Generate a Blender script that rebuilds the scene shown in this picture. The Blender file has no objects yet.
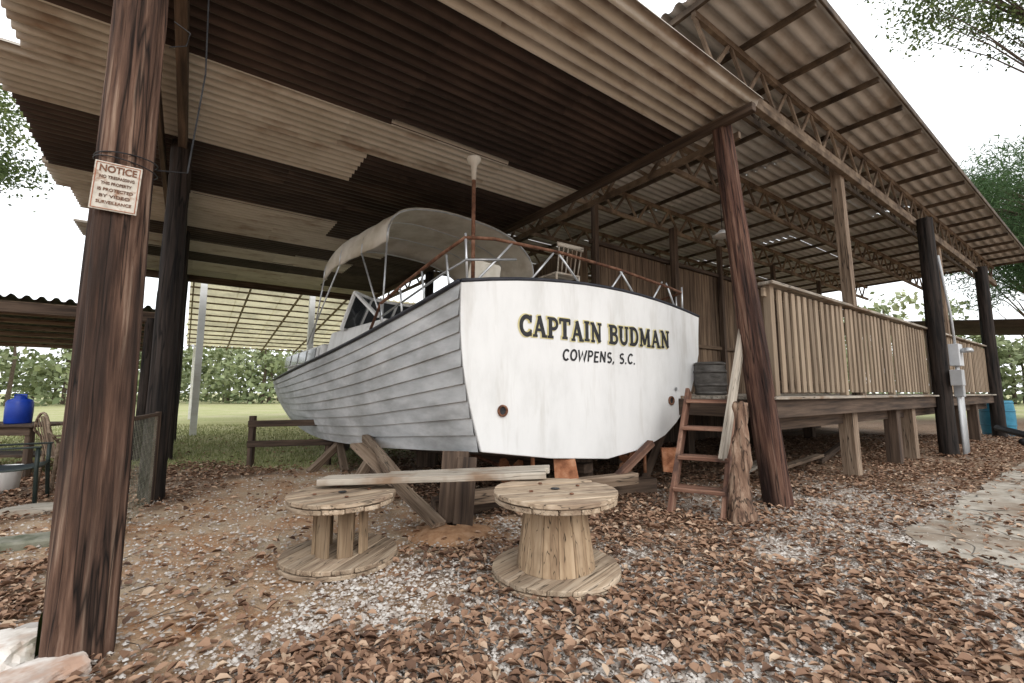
import bpy, bmesh, math, random
import numpy as np
from mathutils import Vector, Matrix, noise
random.seed(7); rng=np.random.default_rng(7)
S=bpy.context.scene
S.view_settings.view_transform='Standard'; S.view_settings.look='None'; S.view_settings.exposure=0
COL=S.collection
# ---------------------------------------------------------------- helpers
C0=Vector((3.23,5.42,0)); CU,SU=0.811,0.585
UD=Vector((CU,SU,0)).normalized(); VD=Vector((-SU,CU,0)).normalized()
MUV=Matrix.Translation(C0)@Matrix.Rotation(math.atan2(SU,CU),4,'Z')
def W(u,v,z=0): return C0+UD*u+VD*v+Vector((0,0,z))
GROUPS=[]
def group(name):
    e=bpy.data.objects.new(name,None); e.empty_display_size=.3; COL.objects.link(e); GROUPS.append(e); return e
def add(name,me,parent=None,mat=None,mw=None):
    o=bpy.data.objects.new(name,me); COL.objects.link(o)
    if mw is not None: o.matrix_world=mw
    if mat is not None: o.data.materials.append(mat)
    if parent is not None: o.parent=parent
    return o
def pyd(name,v,f,smooth=False):
    me=bpy.data.meshes.new(name); me.from_pydata([tuple(x) for x in v],[],f); me.update()
    if smooth: me.polygons.foreach_set('use_smooth',[True]*len(me.polygons))
    return me
BF=[(0,3,2,1),(4,5,6,7),(0,1,5,4),(1,2,6,5),(2,3,7,6),(3,0,4,7)]
def boxv(x0,x1,y0,y1,z0,z1): return [(x0,y0,z0),(x1,y0,z0),(x1,y1,z0),(x0,y1,z0),(x0,y0,z1),(x1,y0,z1),(x1,y1,z1),(x0,y1,z1)]
def frame(p0,p1,up):
    p0=Vector(p0);p1=Vector(p1);x=(p1-p0).normalized();up=Vector(up)
    if abs(x.dot(up.normalized()))>.98: up=Vector((1,0,0)) if abs(x.x)<.9 else Vector((0,1,0))
    y=up.cross(x).normalized(); z=x.cross(y)
    M=Matrix((x,y,z)).transposed().to_4x4(); M.translation=(p0+p1)/2; return M
def beam(name,p0,p1,w,h,mat,parent=None,up=(0,0,1),bev=.006):
    L=(Vector(p1)-Vector(p0)).length
    o=add(name,pyd(name,boxv(-L/2,L/2,-w/2,w/2,-h/2,h/2),BF),parent,mat,frame(p0,p1,up))
    if bev:
        m=o.modifiers.new('b','BEVEL'); m.width=bev; m.segments=1
    return o
class MB:
    def __init__(s): s.v=[];s.f=[]
    def box(s,M,vs):
        n=len(s.v); s.v+= [tuple(M@Vector(q)) for q in vs]; s.f+=[tuple(n+i for i in f) for f in BF]
    def bar(s,p0,p1,w,h,up=(0,0,1)):
        L=(Vector(p1)-Vector(p0)).length; s.box(frame(p0,p1,up),boxv(-L/2,L/2,-w/2,w/2,-h/2,h/2))
    def tube(s,pts,rad,n=7):
        b=len(s.v)
        for i,p in enumerate(pts):
            p=Vector(p); d=(Vector(pts[min(i+1,len(pts)-1)])-Vector(pts[max(i-1,0)])).normalized()
            a=d.cross(Vector((0,0,1))) if abs(d.z)<.95 else d.cross(Vector((1,0,0)))
            a.normalize(); c=d.cross(a)
            for k in range(n):
                t=2*math.pi*k/n; s.v.append(tuple(p+(a*math.cos(t)+c*math.sin(t))*rad[i]))
        for i in range(len(pts)-1):
            for k in range(n):
                s.f.append((b+i*n+k,b+i*n+(k+1)%n,b+(i+1)*n+(k+1)%n,b+(i+1)*n+k))
        s.f.append(tuple(b+k for k in range(n))[::-1]); s.f.append(tuple(b+(len(pts)-1)*n+k for k in range(n)))
    def obj(s,name,parent,mat,mw=None,smooth=False): return add(name,pyd(name,s.v,s.f,smooth),parent,mat,mw)
def tube(name,pts,r,mat,parent=None,n=8):
    m=MB(); m.tube(pts,[r]*len(pts) if not isinstance(r,(list,tuple)) else r,n); return m.obj(name,parent,mat,None,True)
def pole(name,p0,p1,r0,r1,mat,parent,seg=40,rings=50,rough=.012):
    p0=Vector(p0);p1=Vector(p1);L=(p1-p0).length;v=[];f=[];sd=random.random()*50
    for i in range(rings+1):
        t=i/rings
        for k in range(seg):
            a=2*math.pi*k/seg; r=r0+(r1-r0)*t
            q=Vector((math.cos(a)*2.2,math.sin(a)*2.2,t*L*.5+sd))
            r+=rough*1.5*noise.noise(q)+rough*.9*noise.noise(Vector((math.cos(a)*7,math.sin(a)*7,t*L*.8+sd)))
            ck=noise.noise(Vector((math.cos(a)*5+9,math.sin(a)*5,t*L*.35+sd)))
            if abs(ck)<.05: r-=rough*1.1*(1-abs(ck)/.05)
            if i==0:r*=1.04
            v.append((math.cos(a)*r,math.sin(a)*r,t*L))
    for i in range(rings):
        for k in range(seg): f.append((i*seg+k,i*seg+(k+1)%seg,(i+1)*seg+(k+1)%seg,(i+1)*seg+k))
    f.append(tuple(range(seg))[::-1]); f.append(tuple(rings*seg+k for k in range(seg)))
    M=(p1-p0).to_track_quat('Z','Y').to_matrix().to_4x4(); M.translation=p0
    return add(name,pyd(name,v,f,True),parent,mat,M)
def lathe(name,prof,mat,parent,loc,seg=32,smooth=True):
    v=[];f=[]
    for r,z in prof:
        for k in range(seg):
            a=2*math.pi*k/seg; v.append((r*math.cos(a),r*math.sin(a),z))
    for i in range(len(prof)-1):
        for k in range(seg): f.append((i*seg+k,i*seg+(k+1)%seg,(i+1)*seg+(k+1)%seg,(i+1)*seg+k))
    f.append(tuple(range(seg))[::-1]); f.append(tuple((len(prof)-1)*seg+k for k in range(seg)))
    return add(name,pyd(name,v,f,smooth),parent,mat,Matrix.Translation(loc))
# ---------------------------------------------------------------- materials
def base(name):
    m=bpy.data.materials.new(name); m.use_nodes=True; n=m.node_tree; return m,n,n.nodes['Principled BSDF']
def mat(name,cols,scale=4,stretch=(1,1,1),rough=.8,bump=.25,metal=0,blotch=None,bscale=.8,bamt=(.5,.65),bstretch=(1,1,1),detail=4,objrand=True,bd=.01,var=.25,crack=None,spec=.3,grime_shade=None):
    m,t,b=base(name); N=t.nodes.new; L=t.links.new
    tc=N('ShaderNodeTexCoord'); vec=tc.outputs['Object']
    if objrand:
        oi=N('ShaderNodeObjectInfo'); ad=N('ShaderNodeVectorMath'); ad.operation='MULTIPLY_ADD'
        cm=N('ShaderNodeCombineXYZ')
        for i in range(3): L(oi.outputs['Random'],cm.inputs[i])
        L(cm.outputs[0],ad.inputs[0]); ad.inputs[1].default_value=(37,53,71); L(vec,ad.inputs[2]); vec=ad.outputs[0]
    def ns(sc,st,det,rg=.65):
        mp=N('ShaderNodeMapping'); mp.inputs['Scale'].default_value=st; L(vec,mp.inputs['Vector'])
        nz=N('ShaderNodeTexNoise'); nz.inputs['Scale'].default_value=sc; nz.inputs['Detail'].default_value=det; nz.inputs['Roughness'].default_value=rg
        L(mp.outputs[0],nz.inputs['Vector']); return nz.outputs['Fac']
    n1=ns(scale,stretch,detail)
    r=N('ShaderNodeValToRGB'); L(n1,r.inputs[0]); el=r.color_ramp.elements
    k=len(cols)
    el[0].position=.34; el[1].position=.66; el[0].color=(*cols[0],1); el[1].color=(*cols[-1],1)
    for i in range(1,k-1):
        e=el.new(.34+.32*i/(k-1)); e.color=(*cols[i],1)
    col=r.outputs[0]
    if blotch:
        n2=ns(bscale,bstretch,4,.65); rr=N('ShaderNodeValToRGB'); rr.color_ramp.elements[0].position=bamt[0]; rr.color_ramp.elements[1].position=bamt[1]
        L(n2,rr.inputs[0]); mx=N('ShaderNodeMixRGB'); L(rr.outputs[0],mx.inputs[0]); L(col,mx.inputs[1]); mx.inputs[2].default_value=(*blotch,1); col=mx.outputs[0]
    if grime_shade: # groove shade painted into the colour along the troughs, with dirt and rust
        ga=N('ShaderNodeAttribute'); ga.attribute_name='trough'; n4=ns(1.7,(.8,2,1),4,.7); g1=N('ShaderNodeMapRange'); L(n4,g1.inputs[0]); g1.inputs[1].default_value=.35; g1.inputs[2].default_value=.6; g1.inputs[3].default_value=grime_shade[1]; g1.inputs[4].default_value=grime_shade[2]
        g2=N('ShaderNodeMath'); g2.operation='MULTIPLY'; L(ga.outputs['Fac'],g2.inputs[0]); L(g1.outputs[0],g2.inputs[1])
        gm_=N('ShaderNodeMixRGB'); L(g2.outputs[0],gm_.inputs[0]); L(col,gm_.inputs[1]); gm_.inputs[2].default_value=(*grime_shade[0],1); col=gm_.outputs[0]
    if crack:
        sc,st,th=crack; n3=ns(sc,st,2,.5); sb=N('ShaderNodeMath'); sb.operation='SUBTRACT'; L(n3,sb.inputs[0]); sb.inputs[1].default_value=.5
        ab=N('ShaderNodeMath'); ab.operation='ABSOLUTE'; L(sb.outputs[0],ab.inputs[0]); mr3=N('ShaderNodeMapRange'); L(ab.outputs[0],mr3.inputs[0]); mr3.inputs[1].default_value=0; mr3.inputs[2].default_value=th; mr3.inputs[3].default_value=.12; mr3.inputs[4].default_value=1
        mm=N('ShaderNodeMixRGB'); mm.blend_type='MULTIPLY'; mm.inputs[0].default_value=1; L(col,mm.inputs[1]); L(mr3.outputs[0],mm.inputs[2]); col=mm.outputs[0]
    if objrand and var:
        hs=N('ShaderNodeHueSaturation'); mr=N('ShaderNodeMapRange'); mr.inputs[3].default_value=1-var; mr.inputs[4].default_value=1+var
        L(oi.outputs['Random'],mr.inputs[0]); L(mr.outputs[0],hs.inputs['Value']); L(col,hs.inputs['Color']); col=hs.outputs[0]
    L(col,b.inputs['Base Color']); b.inputs['Roughness'].default_value=rough; b.inputs['Metallic'].default_value=metal; b.inputs['Specular IOR Level'].default_value=spec
    if bump:
        bp=N('ShaderNodeBump'); bp.inputs['Strength'].default_value=bump; bp.inputs['Distance'].default_value=bd; L(n1,bp.inputs['Height']); L(bp.outputs[0],b.inputs['Normal'])
    return m
GX=(.5,9,9); GZ=(9,9,.5)
CRK=(2.2,(.35,7,7),.018)
M_pole=mat('weathered_pole',[(.02,.012,.009),(.07,.038,.026),(.15,.085,.058),(.29,.2,.145)],1.5,(12,12,.55),.9,.9,blotch=(.028,.018,.014),bscale=1.1,bamt=(.44,.62),bstretch=(2,2,.45),bd=.03,objrand=False,detail=7,crack=(2.0,(6,6,.3),.03))
M_pole2=mat('red_pole',[(.018,.01,.008),(.07,.033,.024),(.15,.078,.053),(.23,.14,.1)],1.5,(12,12,.55),.9,.9,blotch=(.028,.015,.012),bscale=1.0,bamt=(.44,.62),bstretch=(2,2,.4),bd=.03,objrand=False,detail=6,crack=(2.0,(6,6,.3),.03))
M_black=mat('creosote_pole',[(.008,.007,.007),(.03,.022,.018),(.055,.04,.033)],2,(7,7,.4),.85,.6,bd=.02,crack=(2.0,(6,6,.3),.03))
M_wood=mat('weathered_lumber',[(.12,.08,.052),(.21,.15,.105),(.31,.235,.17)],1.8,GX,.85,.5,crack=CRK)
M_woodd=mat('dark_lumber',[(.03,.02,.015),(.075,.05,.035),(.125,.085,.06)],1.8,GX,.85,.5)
M_grey=mat('grey_lumber',[(.2,.17,.135),(.36,.315,.26),(.47,.42,.35)],1.8,GX,.85,.5,blotch=(.22,.15,.1),bscale=1.5,crack=CRK)
M_spool=mat('spool_wood',[(.2,.14,.095),(.35,.265,.185),(.48,.385,.285)],1.6,(.7,10,10),.9,.6,blotch=(.19,.13,.09),bscale=2.2,bamt=(.5,.78),crack=(2.4,(.5,8,8),.016))
M_stave=mat('stave_wood',[(.2,.13,.08),(.32,.225,.14),(.42,.31,.205)],1.6,(7,7,.5),.9,.5,blotch=(.18,.12,.075),bscale=2.2,bamt=(.52,.8),crack=(2.4,(8,8,.3),.012))
M_redw=mat('red_ladder_wood',[(.1,.045,.03),(.2,.105,.07),(.34,.21,.15)],1.8,GX,.85,.5,blotch=(.08,.045,.035),bscale=3)
M_siding=mat('siding_wood',[(.06,.038,.024),(.13,.085,.054),(.21,.145,.094)],1.6,GX,.85,.4)
M_bal=mat('baluster_wood',[(.17,.125,.085),(.26,.195,.135),(.34,.265,.19)],1.4,(.35,5,5),.85,.3,var=.18)
M_rooflt=mat('pale_roof_sheet',[(.5,.46,.39),(.6,.56,.49),(.66,.62,.55)],1.1,(.8,1.6,1),.6,0,blotch=(.3,.22,.16),bscale=1.5,bamt=(.54,.74),bstretch=(.7,1.8,1),var=.1,grime_shade=((.13,.085,.06),.45,.95))
M_roofdk=mat('dark_roof_sheet',[(.03,.019,.016),(.05,.033,.027),(.075,.05,.04)],1.1,(.8,1.6,1),.6,0,blotch=(.13,.09,.07),bscale=1.3,bamt=(.6,.8),bstretch=(.7,1.8,1),var=.2,grime_shade=((.012,.008,.007),.6,.95))
M_roofup=mat('galvanized_roof',[(.42,.415,.4),(.54,.53,.51),(.6,.59,.57)],1.2,(.7,1.5,1),.5,0,blotch=(.3,.23,.17),bscale=.8,bamt=(.55,.8),var=.12,grime_shade=((.2,.16,.12),.3,.7))
M_truss=mat('truss_wood',[(.08,.055,.038),(.18,.13,.09),(.29,.22,.155)],3,(1,1,1),.85,.2)
M_trussd=mat('truss_dark',[(.04,.028,.02),(.09,.065,.045),(.14,.105,.075)],3,(1,1,1),.8,.2)
M_rust=mat('rusty_pipe',[(.06,.025,.015),(.15,.065,.035),(.26,.14,.09)],9,(1,1,1),.8,.3)
M_orange=mat('rust_orange',[(.2,.075,.035),(.38,.16,.08),(.5,.26,.15)],7,(1,1,1),.75,.3)
M_white=mat('hull_white_paint',[(.66,.66,.645),(.74,.74,.73),(.78,.78,.77)],2.2,(1,1,.4),.5,.08,blotch=(.52,.5,.46),bscale=1.9,bamt=(.54,.85),bstretch=(1.8,1.8,.3),objrand=False,detail=6)
M_side=mat('hull_side_paint',[(.36,.37,.375),(.47,.48,.485),(.57,.575,.575)],1.5,(.8,.8,3),.6,.15,blotch=(.25,.25,.245),bscale=1.5,bamt=(.45,.75),bstretch=(.7,.7,1.8),objrand=False,detail=8)
M_bott=mat('hull_bottom_paint',[(.14,.13,.12),(.26,.24,.22)],3,(1,1,1),.7,.2)
M_trim=mat('rubrail_dark',[(.015,.018,.025),(.04,.04,.05)],5,(1,1,1),.5,.1)
M_canvas=mat('canopy_canvas',[(.46,.42,.34),(.57,.53,.46),(.64,.6,.53)],1.5,(1,1,1),.8,.2,blotch=(.33,.27,.2),bscale=1.2,bamt=(.5,.8))
M_blackp=mat('black_paint',[(.012,.012,.014),(.035,.035,.037)],12,(1,1,1),.55,0,objrand=False)
M_yellow=mat('yellow_paint',[(.55,.47,.2),(.68,.62,.36)],8,(1,1,1),.6,0,objrand=False)
M_glass=mat('dark_glass',[(.02,.022,.025),(.06,.065,.07)],2,(1,1,1),.08,0,spec=.5)
M_steel=mat('galvanized_steel',[(.35,.36,.37),(.5,.51,.52)],6,(1,1,1),.4,.05,metal=.6)
M_box=mat('electric_box_grey',[(.42,.43,.44),(.5,.51,.52)],5,(1,1,1),.5,.05)
M_blue=mat('blue_plastic',[(.01,.04,.3),(.015,.06,.42)],4,(1,1,1),.35,0)
M_bluedk=mat('blue_drum',[(.02,.13,.2),(.04,.2,.3)],4,(1,1,1),.5,.1)
M_conc=mat('concrete',[(.3,.26,.21),(.41,.37,.31),(.5,.455,.39)],5,(1,1,1),.9,.4,blotch=(.24,.18,.13),bscale=1.2,bamt=(.47,.66),objrand=False,detail=8,crack=(.8,(1,1,1),.006))
M_moss=mat('mossy_concrete',[(.1,.11,.07),(.2,.2,.15),(.28,.27,.22)],6,(1,1,1),.9,.4)
M_rock=mat('pale_rock',[(.38,.32,.28),(.55,.5,.45),(.66,.62,.58)],7,(1,1,1),.9,.8,blotch=(.4,.26,.19),bscale=3)
M_dirt=mat('orange_dirt',[(.3,.16,.085),(.42,.24,.13),(.5,.31,.19)],9,(1,1,1),.95,.6)
M_mossg=mat('moss',[(.05,.08,.015),(.12,.16,.03)],14,(1,1,1),.95,.6)
M_sign=mat('sign_face',[(.42,.38,.32),(.56,.52,.45),(.63,.59,.52)],9,(1,1,1),.7,.1,blotch=(.26,.14,.08),bscale=10,bamt=(.52,.66),objrand=False)
M_red=mat('sign_orange',[(.3,.1,.055),(.45,.19,.11)],30,(1,1,1),.7,0,objrand=False)
M_dkplastic=mat('dark_green_plastic',[(.012,.02,.018),(.03,.04,.035)],5,(1,1,1),.4,0)
M_dkmetal=mat('dark_barrel_metal',[(.05,.045,.04),(.13,.12,.11)],5,(1,1,3),.5,.1,metal=.4)
M_bark=mat('bark',[(.05,.035,.025),(.13,.1,.075)],6,(3,3,.6),.9,.3)
def trans_mat(name,c,f):
    m,t,b=base(name); N=t.nodes.new; L=t.links.new
    nz_=N('ShaderNodeTexNoise'); nz_.inputs['Scale'].default_value=1.1; tc_=N('ShaderNodeTexCoord'); L(tc_.outputs['Object'],nz_.inputs['Vector'])
    r=N('ShaderNodeValToRGB'); r.color_ramp.elements[0].color=(*[q*.7 for q in c],1); r.color_ramp.elements[1].color=(*c,1); r.color_ramp.elements[0].position=.35; r.color_ramp.elements[1].position=.6; L(nz_.outputs['Fac'],r.inputs[0])
    L(r.outputs[0],b.inputs['Base Color']); b.inputs['Roughness'].default_value=.6
    tr=N('ShaderNodeBsdfTranslucent'); L(r.outputs[0],tr.inputs['Color']); mx=N('ShaderNodeMixShader'); mx.inputs[0].default_value=f
    L(b.outputs[0],mx.inputs[1]); L(tr.outputs[0],mx.inputs[2]); L(mx.outputs[0],t.nodes['Material Output'].inputs['Surface']); return m
M_yroof=trans_mat('translucent_yellow_panel',(.72,.66,.47),.42)
def ramp_attr(name,cols,rough=.8,trans=0,attr='rnd'):
    m,t,b=base(name); N=t.nodes.new; L=t.links.new
    a=N('ShaderNodeAttribute'); a.attribute_name=attr; r=N('ShaderNodeValToRGB'); L(a.outputs['Fac'],r.inputs[0])
    el=r.color_ramp.elements; el[0].color=(*cols[0],1); el[1].color=(*cols[-1],1)
    for i in range(1,len(cols)-1):
        e=el.new(i/(len(cols)-1)); e.color=(*cols[i],1)
    L(r.outputs[0],b.inputs['Base Color']); b.inputs['Roughness'].default_value=rough; b.inputs['Specular IOR Level'].default_value=.25
    if trans:
        tr=N('ShaderNodeBsdfTranslucent'); L(r.outputs[0],tr.inputs['Color']); mx=N('ShaderNodeMixShader'); mx.inputs[0].default_value=trans
        L(b.outputs[0],mx.inputs[1]); L(tr.outputs[0],mx.inputs[2]); L(mx.outputs[0],t.nodes['Material Output'].inputs['Surface'])
    return m
M_leaf=ramp_attr('fallen_leaves',[(.08,.045,.03),(.17,.095,.06),(.28,.165,.105),(.39,.25,.165),(.52,.39,.28)],.75)
M_grav=ramp_attr('gravel_stones',[(.28,.22,.18),(.43,.37,.32),(.56,.51,.46),(.68,.65,.61)],.9)
M_grass=ramp_attr('grass_blades',[(.14,.17,.06),(.25,.27,.11),(.38,.37,.2)],.8)
M_fol=ramp_attr('tree_foliage',[(.04,.06,.02),(.09,.13,.04),(.17,.21,.075),(.27,.3,.13)],.7,.35)
M_folfar=ramp_attr('far_foliage',[(.14,.18,.09),(.23,.27,.14),(.36,.39,.23)],.8)  # lightened greens, distance haze put into the leaf colour
M_pine=ramp_attr('pine_foliage',[(.03,.06,.02),(.065,.12,.045),(.12,.19,.07)],.7,.25)
# ---------------------------------------------------------------- noise in numpy
def vnoise(x,y,sc,seed):
    r=np.random.default_rng(seed).random((256,256)); X=x*sc+100; Y=y*sc+100
    i=np.floor(X).astype(int); j=np.floor(Y).astype(int); fx=X-i; fy=Y-j; fx=fx*fx*(3-2*fx); fy=fy*fy*(3-2*fy)
    g=lambda a,b:r[a%256,b%256]
    return (g(i,j)*(1-fx)+g(i+1,j)*fx)*(1-fy)+(g(i,j+1)*(1-fx)+g(i+1,j+1)*fx)*fy
def fb(x,y,sc,seed): return .55*vnoise(x,y,sc,seed)+.3*vnoise(x,y,sc*2.1,seed+1)+.15*vnoise(x,y,sc*4.7,seed+2)
def sst(a,b,x): t=np.clip((x-a)/(b-a),0,1); return t*t*(3-2*t)
def gauss(x,y,cx,cy,rx,ry): return np.exp(-(((x-cx)/rx)**2+((y-cy)/ry)**2))
def uv_of(x,y): dx=x-C0.x; dy=y-C0.y; return dx*UD.x+dy*UD.y, dx*VD.x+dy*VD.y
def grass_m(x,y):
    n=fb(x,y,.9,31)-.5
    a=sst(8.2,9.4,y+n*2.5)*sst(-1.5,-4.0,x+n)
    b=sst(22,27,y+n*3)
    return np.clip(a+b,0,1)
def path_m(x,y):
    n=fb(x,y,1.6,11)-.5
    p=1.1*gauss(x,y,-2.3,4.2,1.3,1.6)+1.0*gauss(x,y,-3.4,7.0,1.7,2.8)+1.0*gauss(x,y,-.7,4.9,1.1,.8)+.95*gauss(x,y,-1.85,3.0,.65,.9)+.8*gauss(x,y,-5.0,4.2,1.1,1.0)+.65*gauss(x,y,-.5,3.2,.7,.6)+.45*gauss(x,y,1.5,4.6,.8,.4)
    return sst(.32,.85,p+n*1.1)
def grav_m(x,y):
    n=fb(x,y,1.6,21)
    p=.55*gauss(x,y,.6,2.6,1.6,.8)+.5*gauss(x,y,2.4,3.4,2.2,1.0)+.35*gauss(x,y,-.5,3.3,.8,.8)+.45*gauss(x,y,5,5.2,3.0,1.6)+.22
    return sst(.5,.85,p+n*.55)
# ---------------------------------------------------------------- ground
def axis(lo,hi,a,b,st):
    c=list(np.arange(a,b,st)); s=st; x=a; left=[]
    while x>lo: s*=1.25; x-=s; left.append(x)
    s=st; x=c[-1]; right=[]
    while x<hi: s*=1.25; x+=s; right.append(x)
    return np.array(left[::-1]+c+right)
xs=axis(-600,600,-11,12,.1); ys=axis(-200,900,1.2,16,.1)
X,Y=np.meshgrid(xs,ys); x=X.ravel(); y=Y.ravel()
z=(fb(x,y,1.5,5)-.5)*.05*(np.abs(x)<20)*(y<25)+(fb(x,y,6,8)-.5)*.02*(np.abs(x)<12)*(y<17)
z=z-.02
nx,ny=len(xs),len(ys); idx=np.arange(nx*ny).reshape(ny,nx)
F=np.stack([idx[:-1,:-1],idx[:-1,1:],idx[1:,1:],idx[1:,:-1]],-1).reshape(-1,4)
def npmesh(name,V,F,smooth=False,attrs=None):
    me=bpy.data.meshes.new(name); k=F.shape[1]
    me.vertices.add(len(V)); me.vertices.foreach_set('co',V.astype(np.float32).ravel())
    me.loops.add(F.size); me.loops.foreach_set('vertex_index',F.astype(np.int32).ravel())
    me.polygons.add(len(F)); me.polygons.foreach_set('loop_start',np.arange(0,F.size,k,dtype=np.int32)); me.polygons.foreach_set('loop_total',np.full(len(F),k,dtype=np.int32))
    if smooth: me.polygons.foreach_set('use_smooth',np.ones(len(F),dtype=bool))
    me.update(calc_edges=True); me.validate()
    for n,a in (attrs or {}).items():
        at=me.attributes.new(n,'FLOAT','POINT'); at.data.foreach_set('value',a.astype(np.float32))
    return me
gm=npmesh('ground',np.stack([x,y,z],1),F,True,{'grass':grass_m(x,y),'path':path_m(x,y),'grav':grav_m(x,y)})
m,t,b=base('ground_soil'); N=t.nodes.new; L=t.links.new
tc=N('ShaderNodeTexCoord')
def nz(sc,det=4,rg=.65):
    q=N('ShaderNodeTexNoise'); q.inputs['Scale'].default_value=sc; q.inputs['Detail'].default_value=det; q.inputs['Roughness'].default_value=rg; L(tc.outputs['Object'],q.inputs['Vector']); return q.outputs['Fac']
def rp(f,cs,a=.35,bb=.65):
    r=N('ShaderNodeValToRGB'); L(f,r.inputs[0]); e=r.color_ramp.elements; e[0].position=a;e[1].position=bb;e[0].color=(*cs[0],1);e[1].color=(*cs[-1],1)
    for i in range(1,len(cs)-1):
        k=e.new(a+(bb-a)*i/(len(cs)-1)); k.color=(*cs[i],1)
    return r.outputs[0]
def at(n): a=N('ShaderNodeAttribute'); a.attribute_name=n; return a.outputs['Fac']
def mx(f,a,c):
    q=N('ShaderNodeMixRGB'); L(f,q.inputs[0]); L(a,q.inputs[1]); L(c,q.inputs[2]); return q.outputs[0]
vor=N('ShaderNodeTexVoronoi'); vor.inputs['Scale'].default_value=46; L(tc.outputs['Object'],vor.inputs['Vector'])
sep=N('ShaderNodeSeparateColor'); L(vor.outputs['Color'],sep.inputs[0])
gravc=rp(sep.outputs[0],[(.28,.21,.16),(.43,.36,.3),(.58,.52,.46)],.1,.9)
vor2=N('ShaderNodeTexVoronoi'); vor2.inputs['Scale'].default_value=22; L(tc.outputs['Object'],vor2.inputs['Vector'])
sep2=N('ShaderNodeSeparateColor'); L(vor2.outputs['Color'],sep2.inputs[0])
litter=mx(rp(nz(7),[(0,0,0),(1,1,1)],.45,.6),rp(nz(30),[(.19,.125,.08),(.34,.24,.165)]),rp(sep2.outputs[1],[(.14,.085,.055),(.28,.18,.12),(.4,.29,.21)],.1,.9))
dirt=mx(rp(nz(45),[(0,0,0),(1,1,1)],.5,.66),rp(nz(1.9),[(.38,.2,.1),(.42,.28,.175),(.44,.35,.25)]),rp(nz(60),[(.5,.41,.31),(.3,.2,.135)]))
gr=rp(nz(14),[(.22,.24,.1),(.31,.33,.14),(.42,.4,.22)])
gr=mx(rp(nz(.35,4),[(0,0,0),(.75,.75,.75)],.4,.68),gr,rp(nz(20),[(.37,.33,.2),(.5,.46,.3)]))
c=mx(at('grav'),litter,gravc); c=mx(at('path'),c,dirt); c=mx(at('grass'),c,gr)
L(c,b.inputs['Base Color']); b.inputs['Roughness'].default_value=.95; b.inputs['Specular IOR Level'].default_value=.2
bp=N('ShaderNodeBump'); bp.inputs['Strength'].default_value=.8; bp.inputs['Distance'].default_value=.02; L(nz(35,4),bp.inputs['Height']); L(bp.outputs[0],b.inputs['Normal'])
add('ground',gm,None,m)
# concrete path with broken edges
v=[];f=[]
n=160
for i in range(n+1):
    u=-.45+i*13/n
    j0=-1.02+.13*noise.noise(Vector((u*1.3,0,0)))+.06*noise.noise(Vector((u*6,0,3))); j1=-2.1+.12*noise.noise(Vector((u*1.1,5,0)))+.06*noise.noise(Vector((u*6,5,3)))
    j0-=.35*math.exp(-i/3); j1+=.35*math.exp(-i/3)
    for q in (j0,j1): 
        p=W(u,q); v+= [(p.x,p.y,.018)]
    for q in (j0,j1):
        p=W(u,q); v+= [(p.x,p.y,-.08)]
for i in range(n):
    a=i*4; f+=[(a,a+1,a+5,a+4),(a,a+4,a+6,a+2),(a+1,a+3,a+7,a+5)]
f.append((0,2,3,1))
add('concrete_path',pyd('concrete_path',v,f),None,M_conc)
# ---------------------------------------------------------------- leaves, gravel, grass
def scatter_leaves(n,near_pow,name,size):
    yy=2.0+13*rng.random(n)**near_pow; xx=(rng.random(n)*2-1)*(yy*1.2+.6)
    p=path_m(xx,yy); g=grav_m(xx,yy); gs=grass_m(xx,yy); u,v=uv_of(xx,yy)
    slab=(v<-1.0)&(v>-2.1)&(u>-.4)
    nn=fb(xx,yy,1.7,77); edge=fb(xx,yy,2.5,99)
    keep=rng.random(n)<np.clip((1-.93*p)*(1-.6*g)*(1-.95*gs)*np.where(slab,.1+.5*sst(.55,.7,edge),1)*(.3+.95*sst(.3,.6,nn)),0.02,1)
    xx=xx[keep];yy=yy[keep];slab=slab[keep];k=len(xx)
    a=rng.random(k)*6.283; s=size*(.45+.85*rng.random(k)); w=s*(.15+.17*rng.random(k))
    zz=np.where(slab,.024,.004)+rng.random(k)*.022
    tp=(rng.random(k)-.5)*.7; rl=(rng.random(k)-.5)*.9; cu=rng.random(k)*.35*s+.02*s
    loc=np.array([[-.5,0,0],[-.12,1,1],[.22,.8,1],[.5,0,.3],[.22,-.8,1],[-.12,-1,1]])
    V=np.zeros((k,6,3)); bend=(rng.random(k)-.5)*.6
    for i,(lx,ly,lz) in enumerate(loc):
        px=lx*s; py=ly*w+bend*s*lx*lx; pz=lz*cu
        pz2=pz+px*tp+py*rl
        V[:,i,0]=xx+px*np.cos(a)-py*np.sin(a); V[:,i,1]=yy+px*np.sin(a)+py*np.cos(a); V[:,i,2]=zz+pz2+.008
    base_=np.arange(k)[:,None]*6
    F=np.concatenate([base_+np.array([0,3,2,1]),base_+np.array([0,5,4,3])],0)
    r=np.clip(rng.normal(.5,.27,k),0,1)
    add(name,npmesh(name,V.reshape(-1,3),F,False,{'rnd':np.repeat(r,6)}),None,M_leaf)
scatter_leaves(150000,1.5,'fallen_leaves',.07)
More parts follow.
